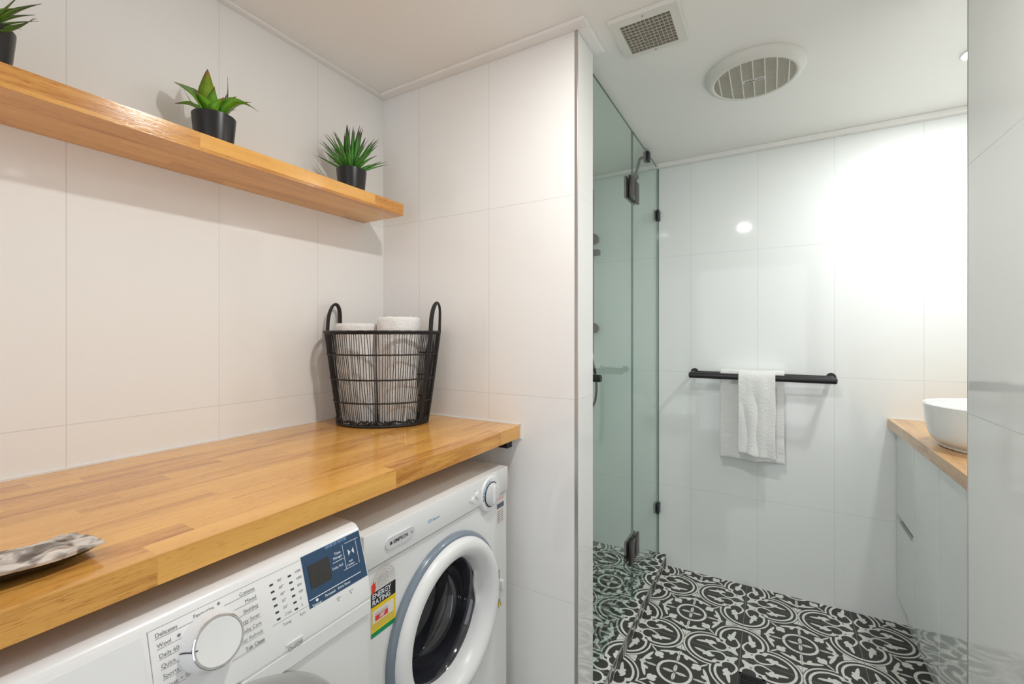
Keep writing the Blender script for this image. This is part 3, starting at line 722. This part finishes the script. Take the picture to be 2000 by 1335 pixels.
# logo badge
def capsule(r, hl, n=10): return [(hl + r * math.cos(a), r * math.sin(a)) for a in [(-.5 + k / n) * PI for k in range(n+1)]] + [(-hl + r * math.cos(a), r * math.sin(a)) for a in [(.5 + k / n) * PI for k in range(n+1)]]
bm = bmesh.new(); poly_plate(bm, DFm(.697, .785, 0), capsule(.0120, .030), .0035)
bd = obj('logo_badge', bm, M['silver'], fas, smooth=40, label='silver capsule-shaped badge')
bm = bmesh.new(); text_bm(bm, 'SIMPSON', .0108, DFm(.6745, .785, .0037), ext=.0001, bold=.0002)
f = DFm(.6685, .785, .0037); poly_plate(bm, f, [(.0036 * math.cos(k * PI / 4), .0036 * math.sin(k * PI / 4)) for k in range(8)], .0002)
tube(bm, [Vector((DF + .0098, .726 + .0012 * k, .785 + .0022 * math.sin(k * 1.6))) for k in range(6)], .0004, 5)
obj('logo_text', bm, M['inkd'], fas)
bm = bmesh.new(); text_bm(bm, 'EZI Sensor', .0095, DFm(.786, .7845), ext=.0001, shear=.2); obj('script_text', bm, M['inkb'], fas)
# control knob
kc = Vector((DF + .006, 1.047, .770))
bm = bmesh.new(); lathe(bm, [(.0485, -.006), (.0480, 0.001), (.0455, .004), (.036, .0045), (0, .0045)], kc, (1, 0, 0), seg=64); kb = obj('knob_base', bm, M['whitep'], fas, smooth=True)
bm = bmesh.new(); lathe(bm, [(.0335, .0045), (.0345, .0060), (.0335, .0068), (.0315, .0068)], kc, (1, 0, 0), seg=64); obj('knob_ring', bm, M['inkd'], kb, smooth=True)
bm = bmesh.new(); lathe(bm, [(.0318, .0050), (.0310, .011), (.027, .0135), (0, .0145)], kc, (1, 0, 0), seg=64); kn = obj('knob', bm, M['silver'], kb, smooth=True, label='silver knob')
bm = B(kc.x + .010, kc.x + .017, kc.y - .0065, kc.y + .0065, kc.z - .026, kc.z + .026, bev=.004, seg=3); obj('knob_grip', bm, M['whitep'], kb, smooth=True)
bm = bmesh.new()
for k in range(7):
    a = math.radians(100 + k * 14); tube(bm, [kc + Vector((.0052, math.cos(a) * .0395, math.sin(a) * .0395)), kc + Vector((.0052, math.cos(a + .16) * .0395, math.sin(a + .16) * .0395))], .0011, 5)
obj('knob_scale', bm, M['inkb'], kb)
for y_, z_ in ((.9650, .7790), (.9840, .7865)):
    bm = bmesh.new(); lathe(bm, [(.0080, 0), (.0075, .004), (0, .005)], (DF + .006, y_, z_), (1, 0, 0), seg=24); obj('selector_button', bm, M['whitep'], fas, smooth=True)
for y_, z_ in ((.9480, .7770), (1.002, .789), (.974, .8000), (1.008, .751)):
    bm = bmesh.new(); lathe(bm, [(.0013, 0), (.0011, .0004), (0, .0004)], (DF + .006, y_, z_), (1, 0, 0), seg=10); obj('indicator_mark', bm, M['inkd'], fas)
# porthole door
cc = Vector((DF, cy_, cz_))
bm = bmesh.new(); lathe(bm, [(.2070, .0005), (.2070, .006), (.2050, .012), (.1995, .016), (.190, .016), (.190, .0005)], cc, (1, 0, 0), seg=96); ds = obj('door_surround', bm, M['bluegrey'], cd_, smooth=True, label='blue-grey ring around the door')
bm = bmesh.new(); lathe(bm, [(.1960, .010), (.1955, .018), (.192, .0265), (.186, .0320), (.175, .0345), (.164, .0325), (.155, .026), (.1490, .017), (.1440, .004), (.1410, -.012), (.1400, -.030), (.146, -.030)], cc, (1, 0, 0), seg=96); dr = obj('door', bm, M['whitep'], cd_, smooth=50, label='thick white door ring')
bm = bmesh.new(); lathe(bm, [(.1415, -.016), (.136, -.022), (.132, -.050), (.124, -.078), (.112, -.092), (.107, -.088), (.103, -.094), (.092, -.118), (.055, -.130), (0, -.133)], cc, (1, 0, 0), seg=72); obj('door_glass', bm, M['bowl'], dr, smooth=40)
bm = bmesh.new(); lathe(bm, [(.111, -.0895), (.1115, -.086), (.108, -.0845), (.1065, -.087)], cc, (1, 0, 0), seg=72); obj('glass_rim', bm, M['drum'], dr, smooth=True)
bm = bmesh.new()
pts = [cc + Vector((-.012 + .004 * math.sin(k), math.cos(math.radians(-22 + k * 6.2)) * .1385, math.sin(math.radians(-22 + k * 6.2)) * .1385)) for k in range(9)]
tube(bm, pts, .0055, 8, rad=[.002, .005, .0065, .006, .006, .006, .0065, .005, .002]); obj('door_handle', bm, M['whitep'], dr, smooth=True)
bm = B(DF, DF + .014, 1.0985, 1.1105, .470, .503, bev=.003, seg=3); obj('door_latch', bm, M['whitep'], cd_, smooth=True)
bm = B(DF, DF + .0015, 1.1035, 1.1055, .503, .530); obj('latch_slot', bm, M['seam'], cd_)
# energy label
lab = bmesh.new(); LS = .0035; LF = DFm(LS, 0, .0002, DF)
arc = [(.6530 + .0330 * math.cos(a), .7115 + .034 * math.sin(a)) for a in [k * PI / 16 for k in range(17)]]
poly_plate(lab, LF, [(.6200, .6985), (.6860, .6985)] + arc, .0003)
el = obj('energy_label', lab, M['lclear'], cd_, label='sticker reading ENERGY RATING 187')
def patch(m, y0, y1, z0, z1, off=.0006, name='label_band'):
    bm = bmesh.new(); quad_plate(bm, DFm(LS, 0, off, DF), y0, y1, z0, z1, .0002); return obj(name, bm, m, el)
patch(M['lblack'], .6200, .6860, .6705, .6990); patch(M['yellow'], .6200, .6860, .6190, .6705); patch(M['green'], .6200, .6860, .6095, .6190)
patch(M['lpaper'], .6230, .6800, .6370, .6625, .0009); patch(M['red'], .6300, .6640, .6400, .6500, .0012); 
bm = bmesh.new(); text_bm(bm, 'ENERGY', .0145, DFm(LS + .6225, .6905, .0009, DF), ext=.0001, bold=.0003, sx=.93); obj('label_text', bm, M['inkw'], el); bm = bmesh.new(); text_bm(bm, 'RATING', .0145, DFm(LS + .6225, .6778, .0009, DF), ext=.0001, bold=.0003, sx=.93); obj('label_text', bm, M['inkw'], el); bm = bmesh.new()
text_bm(bm, '187', .0100, DFm(LS + .6475, .6450, .0015, DF), ext=.0001, align='CENTER', bold=.0003); obj('label_text', bm, M['inkw'], el)
bm = bmesh.new(); fl = DFm(LS + .6265, .7085, .0007, DF)
poly_plate(bm, fl, [(-.005, -.012), (.003, -.009), (.006, -.001), (.004, .004), (.006, .010), (.002, .007), (.0, .014), (-.003, .008), (-.006, .006)], .0002); obj('label_flame', bm, M['red'], el)
for k in range(5):
    bm = bmesh.new(); quad_plate(bm, DFm(LS + .636, .7235 - k * .0045, .0006, DF), 0, .030 - .003 * (k % 2), -.0004, .0004, .0002); obj('print_line', bm, M['seam'], el)
for k in range(3):
    bm = bmesh.new(); quad_plate(bm, DFm(LS + .630, .655 - k * .0022, .0011, DF), 0, .034, -.0003, .0003, .0002); obj('print_line', bm, M['seam'], el)
for k in range(3):
    bm = bmesh.new(); quad_plate(bm, DFm(LS + .622, .634 - k * .0045, .0009, DF), 0, .058, -.0004, .0004, .0002); obj('print_line', bm, M['seam'], el)
for k in range(4):
    bm = bmesh.new(); rr = .029 - k * .0055; tube(bm, [Vector((DF + .0007, LS + .653 + rr * math.cos(a), .7115 + rr * math.sin(a))) for a in [q * PI / 14 for q in range(15)]], .0002, 4); obj('rating_arc', bm, M['seam'], el)
# side stickers
bm = bmesh.new(); quad_plate(bm, DFm(0, 0, .0002, DF), 1.0930, 1.1300, .6600, .7450, .0002); st = obj('approval_sticker', bm, M['lpaper'], cd_)
bm = bmesh.new(); quad_plate(bm, DFm(0, 0, .0005, DF), 1.0930, 1.1300, .7090, .7230, .0002); obj('sticker_band', bm, M['navy'], st)
bm = bmesh.new()
text_bm(bm, 'CAUTION', .0070, DFm(1.1115, .7350, .0005, DF), ext=.0001, align='CENTER'); obj('sticker_text', bm, M['red'], st)
for k in range(6):
    for y_, l_, h_ in ((1.096, .013, .0012), (1.114, .012, .0009)):
        bm = bmesh.new(); quad_plate(bm, DFm(y_, .6995 - k * .006, .0005, DF), 0, l_, -h_, h_, .0002); obj('print_line', bm, M['ink'], st)
bm = bmesh.new(); poly_plate(bm, DFm(1.105, .432, .0002, DF), [(-.012, -.010), (.012, -.010), (0, .014)], .0003); tr = obj('warning_triangle', bm, M['lblack'], cd_)
bm = bmesh.new(); poly_plate(bm, DFm(1.105, .432, .0006, DF), [(-.0085, -.0082), (.0085, -.0082), (0, .0095)], .0003); obj('triangle_face', bm, M['yellow'], tr)

# ------------------------------------------------------------------ shower screen
GX0, GX1 = -.5310, -.5210
gz0, gz1 = .067, 2.099
dp = thing('shower_door', 'hinged clear green-tinted glass shower door with black knob', 'shower door', (-.526, 1.64, gz0))
bm = B(GX0, GX1, 1.362, 1.934, gz0, gz1); obj('glass_pane', bm, M['glass'], dp)
bm = B(GX0 + .0005, GX1 - .0005, 1.9340, 1.9352, gz0, gz1); obj('edge_seal', bm, M['edge'], dp)
bm = B(GX0 + .002, GX1 - .002, 1.362, 1.934, gz1, gz1 + .0015); obj('top_edge', bm, M['edge'], dp)
for z0 in (1.794, .247):
    bm = bmesh.new()
    box(bm, GX1, GX1 + .010, 1.862, 1.932, z0, z0 + .092, bev=.002); box(bm, GX0 - .010, GX0, 1.862, 1.932, z0, z0 + .092, bev=.002)
    box(bm, GX1, GX1 + .010, 1.938, 2.000, z0, z0 + .092, bev=.002); box(bm, GX0 - .010, GX0, 1.938, 2.000, z0, z0 + .092, bev=.002)
    hg = obj('hinge', bm, M['bronze'], dp, smooth=30, label='square black glass hinge')
    bm = bmesh.new(); tube(bm, [Vector((GX1 + .006, 1.935, z0 + .022)), Vector((GX1 + .006, 1.935, z0 + .070))], .006, 12); obj('hinge_pin', bm, M['black'], hg, smooth=True)
bm = bmesh.new()
lathe(bm, [(0, 0), (.012, 0), (.013, .003), (.0125, .028), (.0105, .031), (0, .032)], (GX1, 1.425, 1.070), (1, 0, 0), seg=32)
lathe(bm, [(0, 0), (.012, 0), (.013, .003), (.0125, .028), (.0105, .031), (0, .032)], (GX0, 1.425, 1.070), (-1, 0, 0), seg=32)
box(bm, GX1, GX1 + .004, 1.412, 1.424, 1.070, 1.100)
obj('knob', bm, M['black'], dp, smooth=30)
gp = thing('fixed_shower_panel', 'narrow fixed glass shower panel clamped to the far tiled wall', 'shower panel', (-.526, 2.19, .057))
bm = B(GX0, GX1, 1.940, YF - .001, .058, gz1); obj('glass_pane', bm, M['glass'], gp)
bm = B(GX0 + .002, GX1 - .002, 1.940, YF - .001, gz1, gz1 + .0015); obj('top_edge', bm, M['edge'], gp)
bm = B(GX0 - .0012, GX1 + .0012, YF - .005, YF - .0003, .058, gz1); obj('wall_seal', bm, M['edge'], gp)
for z0 in (1.817, .275):
    bm = bmesh.new(); box(bm, GX1, GX1 + .009, YF - .045, YF - .0003, z0, z0 + .054, bev=.003); box(bm, GX0 - .009, GX0, YF - .045, YF - .0003, z0, z0 + .054, bev=.003)
    obj('wall_clamp', bm, M['black'], gp, smooth=30)
bm = B(GX0 - .010, GX1 + .008, 2.185, 2.220, 2.055, 2.1035, bev=.003); br_ = obj('brace_clamp', bm, M['black'], gp, smooth=30)
bm = bmesh.new(); pA = Vector((-.536, 2.203, 2.081))
tube(bm, [pA, pA + Vector((-.016, 0, 0)), pA + Vector((-.026, .010, 0)), Vector((-.640, 2.415, 2.071)), Vector((-.645, 2.430, 2.071))], .0075, 12); obj('brace_rod', bm, M['bronze'], gp, smooth=True)
bm = bmesh.new(); lathe(bm, [(0, -.006), (.016, -.006), (.018, -.002), (.018, .0115), (0, .0115)], (-.645, YF - .012, 2.071), (0, 1, 0), seg=24); obj('brace_flange', bm, M['bronze'], gp, smooth=30)

# ------------------------------------------------------------------ shower rail
RX, RY = -.874, 2.385
sr = thing('shower_rail', 'black shower rail and hose seen through the green glass door', 'shower rail', (RX, RY, 1.9))
bm = bmesh.new(); tube(bm, [Vector((RX, RY, 1.11 + .92 * k / 8)) for k in range(9)] + [Vector((RX - .012, RY - .004, 2.045)), Vector((RX - .035, RY - .010, 2.052))], .0105, 16); obj('rail', bm, M['black'], sr, smooth=True)
for z_ in (1.750, 1.252):
    bm = bmesh.new(); lathe(bm, [(0, 0), (.030, 0), (.031, .004), (.029, .030), (.022, .040), (.012, .044), (.012, .0545), (0, .0545)][::-1] if 0 else [(0, -.020), (.026, -.020), (.029, -.016), (.029, .010), (.014, .016), (.014, YF - RY - .0005), (0, YF - RY - .0005)], (RX + .010, RY, z_), (0, 1, 0), seg=32)
    obj('rail_bracket', bm, M['black'], sr, smooth=30)
bm = bmesh.new(); box(bm, RX - .012, RX + .048, RY - .022, RY + .014, 1.655, 1.690, bev=.008, seg=3); obj('slider', bm, M['black'], sr, smooth=30)
bm = bmesh.new(); hp = []
for k in range(25):
    t = k / 24; hp.append(Vector((RX + .004 + .030 * math.sin(PI * min(1, max(0, (t - .2) / .8))) - .045 * max(0, t - .8) * 5 * .6, RY - .02, 1.18 - .42 * t)))
tube(bm, hp, .0065, 10); obj('hose', bm, M['bronze'], sr, smooth=True)

# ------------------------------------------------------------------ towel rail and towels
tr_ = thing('towel_rail', 'double matt black towel rail on the far tiled wall', 'towel rail', (-.058, YF, 1.018))
ZT = 1.0175
bm = bmesh.new(); tube(bm, [(-.356 + .0, 2.345, ZT), (-.352, 2.345, ZT), (.2365, 2.345, ZT), (.2405, 2.345, ZT)], .0145, 20, rad=[.0100, .0145, .0145, .0100]); obj('front_bar', bm, M['black'], tr_, smooth=True)
bm = bmesh.new(); tube(bm, [(-.338, 2.397, ZT + .010), (.222, 2.397, ZT + .010)], .0075, 16); obj('rear_bar', bm, M['black'], tr_, smooth=True)
for x_ in (-.342, .2275):
    bm = bmesh.new(); tube(bm, [(x_, 2.349, ZT + .001), (x_, 2.37, ZT + .003), (x_, 2.41, ZT + .008), (x_, YF - .004, ZT + .009)], .0095, 16); bkx = obj('arm', bm, M['black'], tr_, smooth=True)
    bm = bmesh.new(); lathe(bm, [(0, -.008), (.0165, -.008), (.0185, -.005), (.0185, -.0003), (0, -.0003)], (x_, YF, ZT + .009), (0, 1, 0), seg=28); obj('wall_flange', bm, M['black'], bkx, smooth=30)
def hung(name, lab, x0, x1, yb, r, zt, zf, zbk, seed, wav, slant=0, thick=.006, bands=(), part=False, yb_back=None):
    """towel folded over a bar at y=yb: back drop, over, front drop"""
    nx = 44; prof = []
    yback = yb_back if yb_back else yb + r
    for k in range(16): prof.append((yback, zbk + (zt - r - zbk) * k / 16, -1))
    for k in range(9):
        a = PI * k / 8; prof.append((yb + (yback - yb if a < PI / 2 else r) * math.cos(a), zt - r + r * math.sin(a), 0))
    nf = 34
    for k in range(1, nf + 1): prof.append((yb - r, zt - r + (zf - zt + r) * k / nf, k / nf))
    bm = bmesh.new(); G_ = []
    for i in range(nx + 1):
        u = i / nx; row = []
        for y, z, t in prof:
            if t > 0:
                wv = wav * t * math.sin(u * 7 + seed) * .7 + wav * t * .5 * math.sin(u * 15 + seed * 2 + t)
                wv += noise.noise(Vector((u * 3, t * 3, seed))) * wav * .8
                yy = y - abs(wv) * .9 - .002; zz = z + slant * (u - .5) * t * 2 + .003 * math.sin(u * 9) * t
                xx = x0 + (x1 - x0) * u + noise.noise(Vector((seed, t * 2.5, 0))) * .004 * t
                for bnd in bands:
                    if abs(t - bnd) < .02: yy += .0022
            elif t < 0: yy, zz, xx = y + noise.noise(Vector((u * 3, z * 6, seed))) * .003, z, x0 + (x1 - x0) * u
            else: yy, zz, xx = y, z + .0012 * math.sin(u * 8), x0 + (x1 - x0) * u
            row.append(bm.verts.new((xx, yy, zz)))
        G_.append(row)
    for i in range(nx):
        for j in range(len(prof) - 1): bm.faces.new((G_[i][j], G_[i+1][j], G_[i+1][j+1], G_[i][j+1]))
    bm.normal_update()
    bmesh.ops.solidify(bm, geom=bm.faces[:], thickness=thick)
    return bm
bm = hung('bath_towel', '', -.219, .048, 2.397, .0145, ZT + .027, .622, .66, 1.0, .010, slant=-.002, thick=.005, bands=(.70, .73), yb_back=2.421)
o = obj('hand_towel', bm, M['towel'], smooth='all', loc=(-.085, 2.397, ZT)); tag(o, 'wide white towel hanging behind, over the rear bar of the black towel rail', 'towel', 'towels on the towel rail')
bm = hung('face_towel', '', -.136, .012, 2.345, .0225, ZT + .025, .658, .80, 2.2, .010, slant=-.010, thick=.006)
o = obj('face_towel', bm, M['towel'], smooth='all', loc=(-.062, 2.345, ZT)); tag(o, 'narrow folded white towel hanging in front, over the front bar of the towel rail', 'towel', 'towels on the towel rail')

# ------------------------------------------------------------------ vanity
vc = thing('vanity_cabinet', 'wall-hung white gloss vanity cabinet with cut-out finger pull', 'vanity cabinet', (.66, 1.97, .125))
bm = B(.470, XV - .0005, 1.4925, YF - .001, .125, .8215); obj('carcass', bm, M['lacquer'], vc)
def front(name, y0, y1, z0, z1, notch=None):
    bm = bmesh.new()
    if notch:
        ya, yb_, zn = notch   # cut-out along one edge
        pts = [(y0, z0), (y1, z0), (y1, z1), (yb_, z1), (yb_ - .012, z1 - zn), (ya + .012, z1 - zn), (ya, z1), (y0, z1)]
        a = [bm.verts.new((.451, y, z)) for y, z in pts]; b = [bm.verts.new((.4692, y, z)) for y, z in pts]
        bm.faces.new(a); bm.faces.new(b[::-1])
        for i in range(len(pts)): bm.faces.new((a[i], b[i], b[(i+1) % len(pts)], a[(i+1) % len(pts)]))
    else: box(bm, .451, .4692, y0, y1, z0, z1, bev=.0008, seg=1)
    return obj(name, bm, M['lacquer'], vc)
front('drawer', 2.1665, YF - .004, .126, .4665, notch=(2.176, 2.42, .024))
front('drawer', 2.1665, YF - .004, .4690, .8195)
front('door', 1.879, 2.1635, .126, .8195); front('door', 1.4935, 1.876, .126, .8195)
bm = B(.4695, .4702, 2.17, 2.43, .44, .475); obj('finger_pull', bm, M['recess'], vc)
kk = thing('kickboard', 'recessed glossy white kickboard on the floor under the vanity', 'kickboard', (.60, 1.97, 0))
obj('board', B(.487, XV - .0005, 1.4925, YF - .001, .0005, .1245), M['lacquer'], kk)
o = obj('vanity_benchtop', B(.4235, XV - .0005, 1.4925, YF - .0005, .822, .8605, bev=.0012), M['vanwood']); tag(o, 'light timber benchtop on the white vanity carrying the round basin', 'benchtop')
# basin
bs_ = thing('vessel_basin', 'round white ceramic vessel basin on the timber vanity top', 'basin', (.620, 1.920, .861))
bm = bmesh.new()
lathe(bm, [(0, 0), (.152, 0), (.156, .002), (.156, .008), (.153, .010), (.166, .015), (.177, .026), (.184, .045), (.189, .075), (.1945, .128), (.195, .133), (.193, .1355), (.190, .133), (.184, .085), (.175, .045), (.150, .028), (.02, .022), (.02, .018), (0, .018)], (.620, 1.920, .8612), seg=96)
obj('bowl', bm, M['ceramic'], bs_, smooth=40)
bm = bmesh.new(); lathe(bm, [(0, 0), (.024, 0), (.026, .003), (.020, .006), (0, .006)], (.620, 1.920, .8612 + .0225), seg=32); obj('drain', bm, M['chrome'], bs_, smooth=40)
o = obj('wall_mirror', B(XV - .012, XV - .0005, 1.52, 2.40, 1.10, 2.0, bev=.001), M['mirror']); tag(o, 'frameless mirror on the wall above the vanity, hidden behind the right wall', 'mirror')

# ------------------------------------------------------------------ floor drain
fd = thing('floor_drain', 'square black slotted floor drain at the bottom edge of the patterned floor', 'drain', (-.064, 1.757, 0))
bm = bmesh.new()
x0, x1, y0, y1 = -.1045, -.0225, 1.716, 1.798
for a in ((x0, x1, y0, y0 + .008), (x0, x1, y1 - .008, y1), (x0, x0 + .008, y0, y1), (x1 - .008, x1, y0, y1)): box(bm, *a, .0002, .004)
obj('frame', bm, M['black'], fd)
bm = bmesh.new()
for k in range(8): box(bm, x0 + .008, x1 - .008, y0 + .0105 + k * .0083, y0 + .0105 + k * .0083 + .0045, .0008, .0034)
obj('slats', bm, M['black'], fd)
bm = B(x0 + .004, x1 - .004, y0 + .004, y1 - .004, .0001, .0006); obj('sump', bm, M['lblack'], fd)

# ------------------------------------------------------------------ ceiling fittings
av = thing('ceiling_air_vent', 'square white ceiling air vent with an egg-crate grille', 'air vent', (-.313, 1.335, CEIL))
X0, X1, Y0, Y1 = -.410, -.216, 1.240, 1.431; gx0, gx1, gy0, gy1 = -.382, -.243, 1.272, 1.412
bm = bmesh.new()
# bevelled frame: outer skirt rising to a flat face round the grille
def ringq(bm, A, B_):
    a = [bm.verts.new(p) for p in A]; b = [bm.verts.new(p) for p in B_]
    for i in range(4): bm.faces.new((a[i], a[(i+1) % 4], b[(i+1) % 4], b[i]))
def rect(x0, x1, y0, y1, z): return [(x0, y0, z), (x1, y0, z), (x1, y1, z), (x0, y1, z)]
z1_, z2_ = CEIL - .0005, CEIL - .012
L_ = [rect(X0, X1, Y0, Y1, z1_), rect(X0, X1, Y0, Y1, z1_ - .004), rect(X0 + .003, X1 - .003, Y0 + .003, Y1 - .003, z2_), rect(gx0, gx1, gy0, gy1, z2_), rect(gx0, gx1, gy0, gy1, z1_)]
for a, b in zip(L_, L_[1:]): ringq(bm, a, b)
bmesh.ops.remove_doubles(bm, verts=bm.verts, dist=1e-5)
obj('frame', bm, M['offw'], av)
bm = bmesh.new()
for k in range(13):
    x = gx0 + (gx1 - gx0) * k / 12; box(bm, x - .0007, x + .0007, gy0, gy1, z2_ - .0003, CEIL - .001)
for k in range(11):
    y = gy0 + (gy1 - gy0) * k / 10; box(bm, gx0, gx1, y - .0011, y + .0011, z2_ + .0002, CEIL - .001)
obj('grille', bm, M['vgrid'], av)
bm = B(gx0, gx1, gy0, gy1, CEIL - .0012, CEIL - .0002); obj('duct_opening', bm, M['vdark'], av)
for y_ in (Y0 + .0155, Y1 - .0095):
    bm = bmesh.new(); lathe(bm, [(.0032, 0), (.0028, .0015), (0, .002)], (-.3125, y_, z2_), (0, 0, -1), seg=16); obj('screw', bm, M['grey'], av, smooth=True)

fx, fy = -.055, 1.737
ef = thing('ceiling_exhaust_fan', 'round white ceiling exhaust fan with a slatted grille', 'exhaust fan', (fx, fy, CEIL))
bm = bmesh.new(); lathe(bm, [(.120, .012), (.124, .026), (.128, .0285), (.135, .027), (.148, .018), (.154, .008), (.1545, .0005), (.148, .0005)], (fx, fy, CEIL), (0, 0, -1), seg=96); obj('rim', bm, M['offw'], ef, smooth=50)
bm = bmesh.new(); lathe(bm, [(0, .0005), (.124, .0005), (.124, .010), (0, .010)], (fx, fy, CEIL), (0, 0, -1), seg=64); obj('fan_recess', bm, M['vdark'], ef)
bm = bmesh.new(); ang = math.radians(0)
RG = .1245
n = 36
for k in range(n):
    y = -RG + 2 * RG * (k + .5) / n; hw = math.sqrt(max(0, RG ** 2 - y * y))
    if hw > .004: box(bm, fx - hw, fx + hw, fy + y - .0017, fy + y + .0017, CEIL - .026, CEIL - .014)
obj('slats', bm, M['vgrid'], ef)
bm = bmesh.new()
for k in range(7):
    x = (k - 3) * .0345; hw = math.sqrt(RG ** 2 - x * x); box(bm, fx + x - .0017, fx + x + .0017, fy - hw, fy + hw, CEIL - .0275, CEIL - .016)
obj('ribs', bm, M['offw'], ef)
bm = B(fx - .0345, fx + .0345, fy - .0075, fy + .0075, CEIL - .0285, CEIL - .022, bev=.0006); bdg = obj('name_plate', bm, M['offw'], ef)
bm = bmesh.new(); text_bm(bm, 'AIRFLOW', .0135, frame_mat((fx, fy, CEIL - .0287), (1, 0, 0), (0, -1, 0)), ext=.0001, align='CENTER', shear=.35, bold=.0004)
obj('name_text', bm, M['inkd'], bdg)

for i, (x, y, p, col) in enumerate(LAMPS):
    dlab = ['round white recessed downlight above the laundry bench, outside the frame', 'round white recessed downlight in the ceiling above the vanity'][i]
    t = thing('downlight', dlab, 'downlight', (x, y, CEIL), 'recessed ceiling downlights')
    bm = bmesh.new(); lathe(bm, [(.053, .0003), (.0535, .003), (.051, .006), (.046, .0055), (.042, .002), (.042, .0003)], (x, y, CEIL), (0, 0, -1), seg=48); obj('trim_ring', bm, M['whitep'], t, smooth=True)
    bm = bmesh.new(); lathe(bm, [(0, .0004), (.042, .0004), (.042, .0022), (0, .0026)], (x, y, CEIL), (0, 0, -1), seg=40); obj('lens', bm, M['lens'], t, smooth=True)
